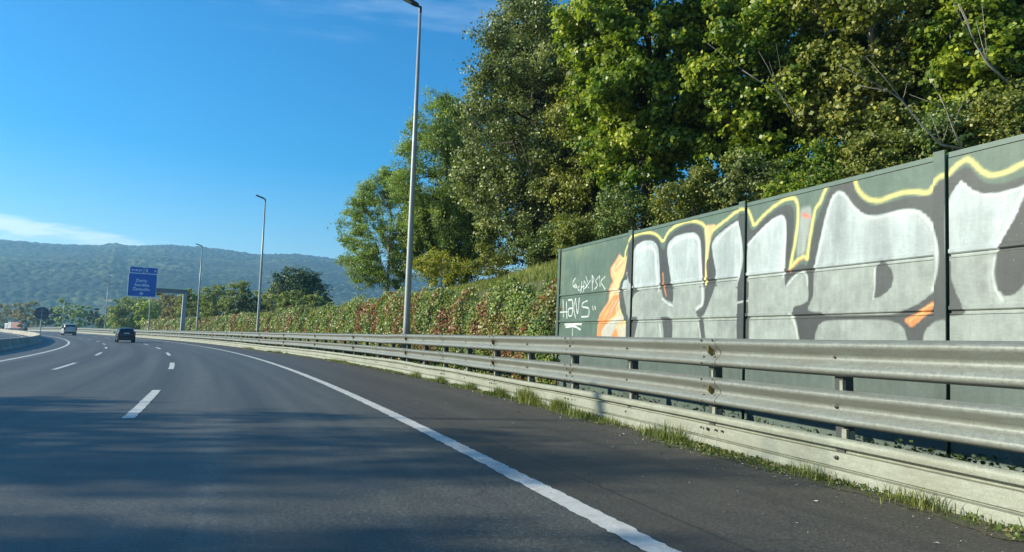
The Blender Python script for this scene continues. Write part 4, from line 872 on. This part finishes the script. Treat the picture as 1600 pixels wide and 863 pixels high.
def ivy():
    C = []; Ls = []; Bs = []
    s = 12.0; dirs = []
    while s < HEDGE_END+1:
        size = .074*(1+max(0, s-14)/85); st = 1.0; n = int(3.1*st*2.3/(size*size*.62))
        S = rng.uniform(s, s+st, n); Z = rng.uniform(-.05, 1, n)**.95*2.95
        nn = fbm(S*1.3, Z*1.6, 3, 40)-.5; n2 = fbm(S*.4, Z*.4, 2, 43)-.5
        O = 4.80-nn*.55-n2*.3+rng.normal(0, .05, n)-.10*(1-Z/3)+np.clip(Z-2.35, 0, 1)*.65
        x, y, z = at(S, O, Z*(1+np.clip(n2*.35, -.1, .1))+(fbm(S*1.1, S*0+4, 3, 66)-.5)*.45*np.clip(Z-2, 0, 1)); C.append(np.stack([x, y, z], 1)); Ls.append(size*rng.uniform(.65, 1.25, n))
        t = np.interp(S, _s, _th); b = np.stack([-np.cos(t), -np.sin(t), np.full(n, .55)], 1); Bs.append(b); s += st
    C = np.concatenate(C); Ls = np.concatenate(Ls); Bs = np.concatenate(Bs)
    o = leaf_mesh('ivy', C, Ls, Bs*1.2, L_IVY, None, width=.48, spread=.85, droop=.25)
    tag(stuff(o), 'thick green and red ivy covering the bank behind the crash barrier', 'ivy')
ivy()
def ivy_end():      # rounded end of the hedge and the ground strip behind the rails
    n = 22000; S = -2+62*rng.uniform(0, 1, n)**1.4; O = rng.uniform(3.05, 4.7, n); O = np.maximum(O, roff(S)+.25); Z = rng.uniform(0, 1, n)**2*(.10+.22*fbm(S*1.5, O*1.5, 2, 3))
    x, y, z = at(S, O, Z); o = leaf_mesh('ground_ivy', np.stack([x, y, z], 1), rng.uniform(.025, .07, n), np.tile([[-.2, -.2, 1.]], (n, 1)), mat_leaf('ground_ivy_leaf', (.012, .03, .009), (.045, .085, .02), (.14, .17, .04)))
    tag(stuff(o), 'low dark green ivy on the strip between the crash barrier and the noise barrier', 'ground ivy')
ivy_end()
def bank_grass():
    n = 46000; S = 12+(rng.uniform(0, 1, n)**1.5)*70; O = 5.15+rng.uniform(0, 1, n)**1.3*4.5
    Zb = bank_z(S, O); x, y, z = at(S, O, Zb-.03); k = fbm(S*.8, O*.8, 2, 8)
    blade_mesh_o = blade_mesh('bank_grass', np.stack([x, y, z], 1), (.10+.28*k)*rng.uniform(.6, 1.3, n)*(1+np.clip(S-30, 0, 60)/80), .016*(1+np.clip(S-12, 0, 80)/22), L_DRY, None, .5)
    tag(stuff(blade_mesh_o), 'yellow-green grass on top of the bank above the ivy', 'grass')
    n = 9000; S = rng.uniform(45, 146, n); O = 5.0+rng.uniform(0, 1, n)*1.2; Zb = bank_z(S, O); x, y, z = at(S, O, Zb-.05)
    o = blade_mesh('dry_grass', np.stack([x, y, z], 1), rng.uniform(.15, .55, n), .08, mat_leaf('dry_grass_blade', (.13, .14, .05), (.25, .23, .10), (.42, .36, .2)), None, .4)
    tag(stuff(o), 'pale dry grass along the far crest of the bank', 'grass')
bank_grass()
def verge_grass():
    Bc = []; Hc = []
    s = -4.5
    while s < 60:
        dens = fbm(np.array([s*.9]), np.array([3.3]), 3, 71)[0]; big = fbm(np.array([s*.35]), np.array([1.3]), 2, 72)[0]
        n = int((10+620*max(0, dens-.42)*2.4)*(.12 if s > 30 else .2)*(1.0 if s < 30 else .6)); S = s+rng.normal(0, .12, n)
        wdt = .10+.22*max(0, dens-.3)
        O = roff(S)-.05-np.abs(rng.normal(0, 1, n))*wdt*.6
        x, y, z = at(S, O, -.005); Bc.append(np.stack([x, y, z], 1)); tall = .025+.08*max(0, big-.45)*2.2
        Hc.append(tall*rng.uniform(.4, 1.5, n)*np.where(rng.uniform(0, 1, n) < .12, 1.7, 1)); s += .11
    # larger tufts
    for ts, hh_, nb in ((9.9, .34, 420), (9.5, .22, 200), (8.3, .26, 380), (7.6, .15, 200), (11.4, .24, 200), (4.6, .26, 130), (5.2, .16, 150), (13.5, .22, 160), (16, .2, 160), (2.2, .16, 120), (1.0, .17, 160), (-.2, .2, 150), (18.7, .22, 120), (7.2, .14, 140)):
        S = ts+rng.normal(0, .16, nb); O = roff(S)-.08-np.abs(rng.normal(0, .10, nb)); x, y, z = at(S, O, 0); Bc.append(np.stack([x, y, z], 1)); Hc.append(hh_*rng.uniform(.35, 1.15, nb))
    B = np.concatenate(Bc); Hh = np.concatenate(Hc)
    o = blade_mesh('verge_grass', B, Hh, .007+.02*np.clip(B[:, 1]-8, 0, 60)/40, L_GRASS, None, .9); tag(stuff(o), 'ragged green grass and weeds along the foot of the crash barrier', 'grass')
    n = 26000; S = -4+38*rng.uniform(0, 1, n)**1.25; k = fbm(S*.9, S*0+3.3, 3, 71); k2 = fbm(S*2.6, S*0+1.7, 3, 73); keep = rng.uniform(0, 1, n) < np.clip((k2-.36)*5, .06, 1)*np.clip((k-.30)*4, .15, 1); S, k = S[keep], k[keep]; n = len(S); O = roff(S)-.04-np.abs(rng.normal(0, 1, n))*(.05+.42*np.clip(k-.34, 0, 1)); x, y, z = at(S, O, rng.uniform(.004, .05, n)*np.clip(1-(roff(S)-O)*2, .2, 1))
    o = leaf_mesh('weeds', np.stack([x, y, z], 1), rng.uniform(.012, .045, n)*np.where(rng.uniform(0, 1, n) < .06, 1.8, 1), np.tile([[-.3, -.2, 1.]], (n, 1)), mat_leaf('weed_leaf', (.03, .065, .012), (.12, .16, .035), (.36, .30, .14)), width=.3, spread=1.1)
    tag(stuff(o), 'small leafy weeds and dead leaves in the gutter below the pale plate', 'weeds')
    n = 3200; S = rng.uniform(-3, 30, n); O = roff(S)-.12-rng.exponential(.5, n); ok = O > .25; S, O = S[ok], O[ok]; n = len(S); x, y, z = at(S, O, .006)
    lm = Mat('litter_leaf'); lm.set(lm.ramp(lm.attr('tint'), [(.2, (.18, .13, .07)), (.6, (.36, .30, .19)), (.85, (.78, .76, .70))]), .8)
    o = leaf_mesh('leaf_litter', np.stack([x, y, z], 1), rng.uniform(.006, .024, n)*np.where(rng.uniform(0, 1, n) < .07, 2.6, 1), np.tile([[0, 0, 1.]], (n, 1)), lm.m, width=.28, spread=.15)
    tag(stuff(o), 'scattered dry leaves and pale grit on the hard shoulder', 'litter')
verge_grass()
# ------------------------------------------------------------------ trees
BARK_D = mat_bark('dark_bark', (.035, .030, .022), (.10, .085, .065)); BARK_L = mat_bark('pale_bark', (.22, .19, .15), (.50, .45, .36))
LF = dict(
    poplar=mat_leaf('poplar_leaf', (0.064, 0.099, 0.025), (0.168, 0.200, 0.059), (0.480, 0.487, 0.185), None, .42, .22),
    feather=mat_leaf('feathery_leaf', (0.104, 0.167, 0.045), (0.208, 0.275, 0.072), (0.442, 0.512, 0.165), None, .42, .35),
    maple=mat_leaf('maple_leaf', (0.058, 0.125, 0.015), (0.183, 0.251, 0.027), (0.524, 0.531, 0.062), None, .4, .34),
    olive=mat_leaf('olive_leaf', (0.077, 0.107, 0.018), (0.194, 0.214, 0.038), (0.538, 0.500, 0.127), None, .42, .28),
    dark=mat_leaf('dark_leaf', (0.048, 0.093, 0.023), (0.132, 0.181, 0.045), (0.415, 0.464, 0.128), None, .42, .22),
    gold=mat_leaf('yellowing_leaf', (0.189, 0.223, 0.032), (0.364, 0.346, 0.044), (0.620, 0.538, 0.088), None, .45, .3),
    far=mat_leaf('far_leaf', (0.143, 0.178, 0.043), (0.248, 0.281, 0.073), (0.461, 0.461, 0.146), None, .6, .25),
    brown=mat_leaf('brownish_leaf', (0.213, 0.178, 0.063), (0.329, 0.264, 0.110), (0.527, 0.428, 0.190), None, .6, .25),
    fard=mat_leaf('far_dark_leaf', (0.035, 0.074, 0.025), (0.070, 0.115, 0.034), (0.176, 0.216, 0.072), None, .5, .15),
    farl=mat_leaf('far_light_leaf', (0.239, 0.311, 0.074), (0.379, 0.437, 0.132), (0.600, 0.600, 0.293), None, .6, .3))
def hor(px): return 526.7+.01444*(px-800)
def tree(name, label, cat, px, d, top, bot, hw, kind, nclump, per, leaf, group=None, base_z=2.9, bark=BARK_D, clr=.55, trunk_r=.16, depth=1.0, width=.42, squash=1.0, limbs=10, tilt=0.0, hollow=.45, seed=0, base_px=None, taper=.25):
    r = np.random.default_rng(seed+int(px*7+d*13)); X = (px-800)/1160*d; k = d/1160
    zt = CAM_H+(hor(px)-top)*k; zb = CAM_H+(hor(px)-bot)*k; rx = hw*k; rz = (zt-zb)/2; zc = (zt+zb)/2; ry = rx*depth
    bx = X if base_px is None else (base_px-800)/1160*d
    root = thing(name, label, cat, (bx, d, base_z), 0, group)
    th = r.uniform(0, 2*np.pi, nclump); cz = r.uniform(-1, 1, nclump); rad = r.uniform(hollow**3, 1, nclump)**(1/3)
    sh = np.sqrt(1-cz**2); D = np.stack([sh*np.cos(th), sh*np.sin(th), cz], 1)
    lob = .78+.42*fbm(th*1.1+seed, cz*1.6+7+seed, 3, 11+seed)
    Cc = D*(rad*lob)[:, None]*np.array([rx, ry, rz*squash]); Cc[:, 0] *= 1-taper*np.clip(Cc[:, 2]/rz, 0, 1); Cc += np.array([X-bx+0*tilt, 0, zc-base_z])
    Cc[:, 0] += tilt*(Cc[:, 2]-(zc-base_z))
    m = MB(); H_ = zt-base_z
    trunk = [Vector((0, 0, -.4))]; lean = (X-bx)
    for q in (.15, .3, .45, .6, .75, .88): trunk.append(Vector((lean*q*1.1+r.normal(0, .10)*q, r.normal(0, .12)*q, H_*q)))
    m.tube(trunk, [trunk_r*1.25, trunk_r, trunk_r*.86, trunk_r*.7, trunk_r*.5, trunk_r*.32, trunk_r*.14], 8)
    nodes = []; 
    for i in range(limbs):
        q = r.uniform(.16, .75); j = q/.15; a0 = trunk[min(5, int(j))].lerp(trunk[min(6, int(j)+1)], j % 1) if int(j) < 6 else trunk[5]
        tgt = Cc[r.integers(nclump)]*.96; tgt = Vector(tgt); mid = a0.lerp(tgt, .45)+Vector((r.normal(0, .22), r.normal(0, .22), .12*(tgt-a0).length)); m2 = a0.lerp(tgt, .75)+Vector((r.normal(0, .15), r.normal(0, .15), .1*(tgt-a0).length))
        rr0 = trunk_r*(.42-.25*q); m.tube([a0, a0.lerp(mid, .5)+Vector((0, 0, -.03)), mid, m2, tgt], [rr0, rr0*.8, rr0*.6, rr0*.4, rr0*.18], 6, False)
        nodes += [mid, m2, tgt, a0.lerp(mid, .5)]
    nodes += trunk[2:]; NA = np.array([tuple(q) for q in nodes])
    for c in Cc:
        dd = np.linalg.norm(NA-c, axis=1)+np.clip(NA[:, 2]-c[2], 0, 9)*.5; q = NA[np.argmin(dd)]; md = (q+c)/2+r.normal(0, .08, 3)+np.array([0, 0, .05])
        t0 = min(.03, trunk_r*.16)
        m.tube([tuple(q), tuple(md), tuple(c)], [t0, t0*.65, t0*.3], 4, False)
    m.build('trunk', bark, root, True)
    N = nclump*per; ci = np.repeat(np.arange(nclump), per); cs = clr*r.uniform(.65, 1.3, nclump)
    sub = unit(r.normal(0, 1, (nclump, 9, 3)))*r.uniform(.35, 1.15, (nclump, 9, 1))*np.array([1, 1, .7])
    si = r.integers(0, 9, N); off = sub[ci, si]+r.normal(0, .26, (N, 3))*np.array([1, 1, .55]); P = Cc[ci]+off*cs[ci][:, None]
    tw = fbm(P[:, 0]*2.3+seed, P[:, 2]*2.3+P[:, 1], 2, 5); keep = tw > .36; P = P[keep]; off = off[keep]; ci = ci[keep]
    ct = r.uniform(0, 1, nclump)[ci]
    b = off*.8+np.array([-.45, -.15, .55]); tint = np.clip(.72*r.uniform(0, 1, len(P))**1.2+.34*ct, 0, 1)
    leaf_mesh('crown', P, leaf*.86*r.uniform(.55, 1.35, len(P)), b, LF[kind], root, tint=tint, width=width, spread=1.15, droop=.4)
    for ch in root.children:
        if ch.name.startswith('crown'): stuff(ch)
    return root
GT = 'trees growing on the bank behind the barriers'
tree('tree', 'slender feathery tree with a pale trunk, farthest left of the tall trees', 'tree', 604, 36.5, 258, 458, 74, 'feather', 320, 340, .105, GT, 2.95, BARK_L, .40, .075, 1.0, .24, limbs=9, seed=1, base_px=606)
tree('tree', 'light green airy tree between the slender tree and the dense tall tree', 'tree', 688, 34, 138, 444, 80, 'feather', 330, 330, .12, GT, 3.0, BARK_D, .5, .11, 1.1, .24, seed=2, base_px=700)
tree('tree', 'olive dark tree low behind the big street lamp', 'tree', 705, 36, 290, 445, 80, 'dark', 130, 300, .12, GT, 3.0, BARK_D, .6, .1, 1.0, seed=31)
tree('tree', 'tall dense grey-green tree with a rounded left edge above the ivy bank', 'tree', 833, 29, -32, 432, 132, 'poplar', 400, 440, .115, GT, 3.3, BARK_D, .62, .2, 1.1, .42, limbs=16, seed=3, taper=.42)
tree('tree', 'pale green tree filling the notch left of the tall dense grey-green tree', 'tree', 728, 35, 190, 440, 58, 'feather', 190, 320, .11, GT, 3.1, BARK_D, .5, .1, 1.0, .26, seed=14)
tree('tree', 'dark tree standing behind the tall dense grey-green tree', 'tree', 840, 37, 10, 430, 100, 'dark', 160, 300, .15, GT, 3.2, BARK_D, .75, .18, 1.0, seed=4)
tree('tree', 'olive tree with small leaves above the narrow end panel of the noise barrier', 'tree', 925, 26, 40, 425, 80, 'olive', 170, 380, .105, GT, 3.4, BARK_D, .52, .13, 1.0, seed=5)
tree('tree', 'bright green broad-leaved tree rising over the first two letters of the graffiti', 'tree', 1012, 22.5, -160, 310, 126, 'maple', 250, 430, .15, GT, 3.6, BARK_D, .5, .19, 1.1, .52, limbs=14, seed=6)
tree('tree', 'dark green tree seen through gaps behind the bright broad-leaved tree', 'tree', 1090, 31, -60, 380, 125, 'dark', 105, 260, .15, GT, 3.6, BARK_D, .8, .2, 1.0, seed=7)
tree('tree', 'mid green tree with a dark leaning trunk over the middle of the noise barrier', 'tree', 1195, 20.5, -170, 310, 124, 'maple', 200, 430, .14, GT, 3.7, BARK_D, .5, .18, 1.0, .48, limbs=15, seed=8)
tree('tree', 'olive green tree with pale crooked branches above the right half of the noise barrier', 'tree', 1375, 18.5, -190, 270, 126, 'olive', 180, 430, .125, GT, 3.8, BARK_L, .46, .16, 1.0, .48, limbs=18, seed=9)
tree('tree', 'dark tree filling the space behind the pale-branched olive tree', 'tree', 1300, 28, -120, 330, 150, 'dark', 100, 260, .15, GT, 3.8, BARK_D, .8, .2, 1.0, seed=10)
tree('tree', 'deep green tree at the top right corner with arching pale branches', 'tree', 1565, 17, -220, 240, 128, 'maple', 200, 430, .13, GT, 3.9, BARK_L, .46, .17, 1.0, .46, limbs=18, seed=11)
tree('tree', 'shaded tree behind the one at the top right corner', 'tree', 1500, 24, -160, 300, 150, 'dark', 110, 280, .14, GT, 3.9, BARK_D, .7, .2, 1.0, seed=12)
tree('tree', 'green tree mostly beyond the right edge of the photo', 'tree', 1760, 17, -200, 260, 120, 'dark', 90, 300, .15, GT, 3.9, BARK_D, .6, .2, 1.0, seed=13)
GS = 'bushes growing just behind the noise barrier'
for k, (px, d, tp, bt_, hw, kd, lab) in enumerate([
    (905, 21, 335, 420, 42, 'olive', 'small-leaved bush touching the left end of the noise barrier'),
    (985, 19.5, 290, 400, 60, 'dark', 'dark bush behind the first wide panel of the noise barrier'),
    (1085, 18, 262, 370, 62, 'olive', 'olive bush peeping over the arches of the graffiti'),
    (1180, 17, 240, 350, 60, 'poplar', 'grey-green bush behind the middle post of the noise barrier'),
    (1275, 15.5, 215, 330, 66, 'maple', 'bright green bush above the letter with the yellow V'),
    (1375, 14.5, 195, 300, 66, 'olive', 'olive bush above the big round white letter'),
    (1475, 13.5, 170, 270, 60, 'dark', 'dark green bush behind the tall right-hand post'),
    (1580, 12.8, 140, 240, 60, 'olive', 'bush over the right end of the noise barrier')]):
    tree('bush', lab, 'bush', px, d+2, tp, bt_, hw, kd, 60, 260, .085, GS, 2.9, BARK_L, .34, .05, 1.0, .4, limbs=7, seed=40+k, hollow=.2)
tree('bush', 'yellowing bush on the bank crest beside the big street lamp', 'bush', 690, 31.5, 392, 452, 48, 'gold', 45, 210, .09, None, 3.0, BARK_L, .32, .035, 1.0, .35, limbs=7, seed=60, hollow=.2)
tree('bush', 'olive bush under the tall dense tree at the top of the ivy', 'bush', 775, 28.5, 385, 440, 48, 'olive', 45, 230, .08, None, 3.2, BARK_L, .32, .035, 1.0, .38, limbs=7, seed=61, hollow=.2)
tree('bush', 'dark bush at the crest of the bank left of the noise barrier', 'bush', 850, 25, 350, 425, 45, 'dark', 55, 240, .085, None, 3.3, BARK_D, .34, .04, 1.0, .4, limbs=7, seed=62, hollow=.2)
# pale bare branches in front of the right-hand trees
def bare(label, pts, r0, n):
    root = thing('bare_branch', label, 'branch', pts[0], 0, 'bare pale branches in front of the trees'); P = [Vector(p)-Vector(pts[0]) for p in pts]; m = MB(); m.tube(P, np.linspace(r0, r0*.3, len(P)), 6)
    for k in range(n):
        i = random.randrange(1, len(P)-1); a = P[i]; d_ = (P[i+1]-P[i]).normalized(); q = Vector((random.uniform(-1, 1), random.uniform(-.5, .5), random.uniform(-.2, 1))).normalized(); e = a+(d_+q*.8)*random.uniform(.4, .9)
        m.tube([a, a.lerp(e, .5)+Vector((0, 0, random.uniform(-.06, .08))), e], [r0*.4, r0*.25, r0*.1], 5)
    o = m.build('twig', BARK_L, root, True)
def w3(px, py, d): return ((px-800)/1160*d, d, CAM_H+(hor(px)-py)*d/1160)
bare('pale crooked branch rising from the tall post towards the upper left', [w3(1515, 228, 14.6), w3(1480, 222, 14.5), w3(1450, 190, 14.4), w3(1420, 150, 14.3), w3(1400, 135, 14.2), w3(1350, 125, 14)], .028, 5)
bare('pale branch curving up at the top right corner', [w3(1590, 120, 14.2), w3(1560, 90, 14.1), w3(1540, 55, 14), w3(1528, 20, 13.9), w3(1515, -10, 13.8)], .026, 4)
bare('thin pale forked branch above the yellow V of the graffiti', [w3(1250, 180, 15.8), w3(1235, 155, 15.7), w3(1222, 135, 15.6), w3(1195, 120, 15.5), w3(1165, 100, 15.4)], .02, 4)
bare('short pale branch leaning over the right end of the noise barrier', [w3(1512, 225, 14.2), w3(1500, 195, 14.1), w3(1490, 165, 14), w3(1480, 140, 13.9)], .02, 3)
# ------------------------------------------------------------------ middle distance
GM = 'bushes and trees beyond the far end of the bank'
MID = [
 (14, 330, 474, 516, 22, 'brown', 900, 'leafless brownish trees at the left edge beyond the lorries'),
 (42, 320, 466, 514, 20, 'brown', 900, 'brownish autumn tree behind the oncoming car'),
 (62, 300, 480, 514, 12, 'brown', 500, 'low brownish tree left of the round sign'),
 (88, 280, 477, 516, 16, 'fard', 1300, 'dark green tree just right of the round sign'),
 (104, 262, 466, 516, 15, 'farl', 1500, 'pale yellowish green tree with a pointed top beyond the van'),
 (127, 262, 472, 516, 15, 'farl', 1500, 'light green tree between the pointed tree and the dark conical tree'),
 (148, 250, 478, 516, 10, 'fard', 1200, 'small dark conical tree left of the distant lamp'),
 (163, 245, 492, 516, 10, 'far', 700, 'low green bush beside the distant lamp'),
 (208, 175, 463, 520, 36, 'far', 5200, 'broad olive tree behind the blue direction sign'),
 (185, 185, 482, 520, 18, 'farl', 1800, 'pale green bush at the left foot of the broad olive tree'),
 (258, 150, 456, 510, 26, 'brown', 3000, 'brownish bush between the sign and the gantry post'),
 (232, 140, 470, 512, 24, 'farl', 2400, 'yellowish bush seen between the sign and its lamp'),
 (283, 135, 462, 508, 24, 'brown', 2600, 'brownish bush touching the gantry post'),
 (410, 116, 452, 498, 24, 'far', 3000, 'olive bush seen on both sides of the second lamp pole'),
 (305, 128, 450, 505, 28, 'far', 3600, 'olive bush right behind the gantry post'),
 (338, 122, 444, 505, 28, 'far', 3800, 'tall olive bush right of the gantry, topped by light'),
 (372, 112, 438, 500, 28, 'far', 3800, 'rounded olive bush left of the second lamp'),
 (386, 104, 459, 500, 24, 'fard', 3400, 'dark green rounded bush touching the second lamp'),
 (430, 108, 446, 495, 26, 'far', 3200, 'olive bush just right of the second lamp'),
 (466, 100, 417, 490, 44, 'fard', 8000, 'large dark oak rising above the crest of the bank'),
 (504, 96, 452, 492, 17, 'fard', 2600, 'small dark tree at the right foot of the oak'),
 (455, 88, 456, 492, 30, 'far', 3600, 'olive shrub in front of the oak'),
 (488, 84, 462, 492, 26, 'far', 3200, 'yellowish shrub at the right foot of the oak')]
for k, (px, d, tp, bt_, hw, kd, nl, lab) in enumerate(MID):
    px2 = px; k_ = d/1160; nc = max(30, nl//45); zb = CAM_H+(hor(px)-bt_)*k_
    tree('tree' if ('tree' in lab.split() or 'large dark oak' in lab or 'trees at' in lab) else 'bush', lab, 'tree' if ('tree' in lab.split() or 'large dark oak' in lab or 'trees at' in lab) else 'bush', px, d, tp, bt_, hw, kd, nc, 110, max(.20, .0024*d), GM, min(zb, 1.2) if d > 140 else .2, BARK_D, hw*k_*.22, .10, 1.0, .45, limbs=6, seed=80+k, hollow=.15)
tree('bush', 'pinkish pampas-like bush on the crest of the bank below the oak', 'bush', 458, 62, 478, 487, 6, 'brown', 14, 60, .14, None, 2.8, BARK_L, .14, .02, 1.0, .2, limbs=3, seed=120, hollow=.1)
# ------------------------------------------------------------------ trees across the motorway whose shade falls over the near lanes
GL = 'trees across the motorway that shade the near lanes'
SHADE = [(-30.5, 7.9, 14.3, 2.5, 'tallest tree across the motorway, first of the shading row'), (-31, 10.7, 12.7, 1.6, 'second tall tree across the motorway in the shading row'), (-32, 12.9, 11.3, .6, 'smaller tree at the far end of the shading row across the motorway'), (-30, 4.3, 13.2, 1.1, 'thin sparse tree across the motorway, last in view of the shading row')]
for k, (x, y, h, rx, lab) in enumerate(SHADE):
    d = y; root = thing('tree', lab, 'tree', (x, y, 0), 0, GL); r = np.random.default_rng(k+200); nc = (62, 38, 24, 16)[k]
    D = unit(r.normal(0, 1, (nc, 3)))*(r.uniform(.1, 1, (nc, 1))**(1/3)); Cc = D*np.array([rx, rx, h*.40])+np.array([0, 0, h*.58])
    m = MB(); m.tube([(0, 0, -.2), (0, 0, h*.4), (.2, 0, h*.8)], [.25, .18, .06], 8)
    for c in Cc[::2]: q = (0, 0, max(1.5, c[2]*.6)); m.tube([q, tuple((np.array(q)+c)/2+[0, 0, .2]), tuple(c)], [.06, .04, .015], 4, False)
    m.build('trunk', BARK_D, root, True)
    P = np.repeat(Cc, 110, axis=0)+r.normal(0, .42, (nc*110, 3)); o = leaf_mesh('crown', P, .26, np.tile([[0, 0, .5]], (len(P), 1)), LF['poplar'], root, width=.45); stuff(o)
# ------------------------------------------------------------------ haze
hz = Mat('haze_air'); hz.n.remove(hz.b); pv = hz.new('ShaderNodeVolumePrincipled'); pv.inputs['Color'].default_value = (.34, .70, 1, 1); pv.inputs['Density'].default_value = .00033; pv.inputs['Anisotropy'].default_value = .3
hz.lk(pv.outputs[0], hz.out.inputs['Volume'])
m = MB(); m.box((-3400, -3400, -2.5), (3400, 3400, 320)); ho = m.build('haze', hz.m); stuff(ho)
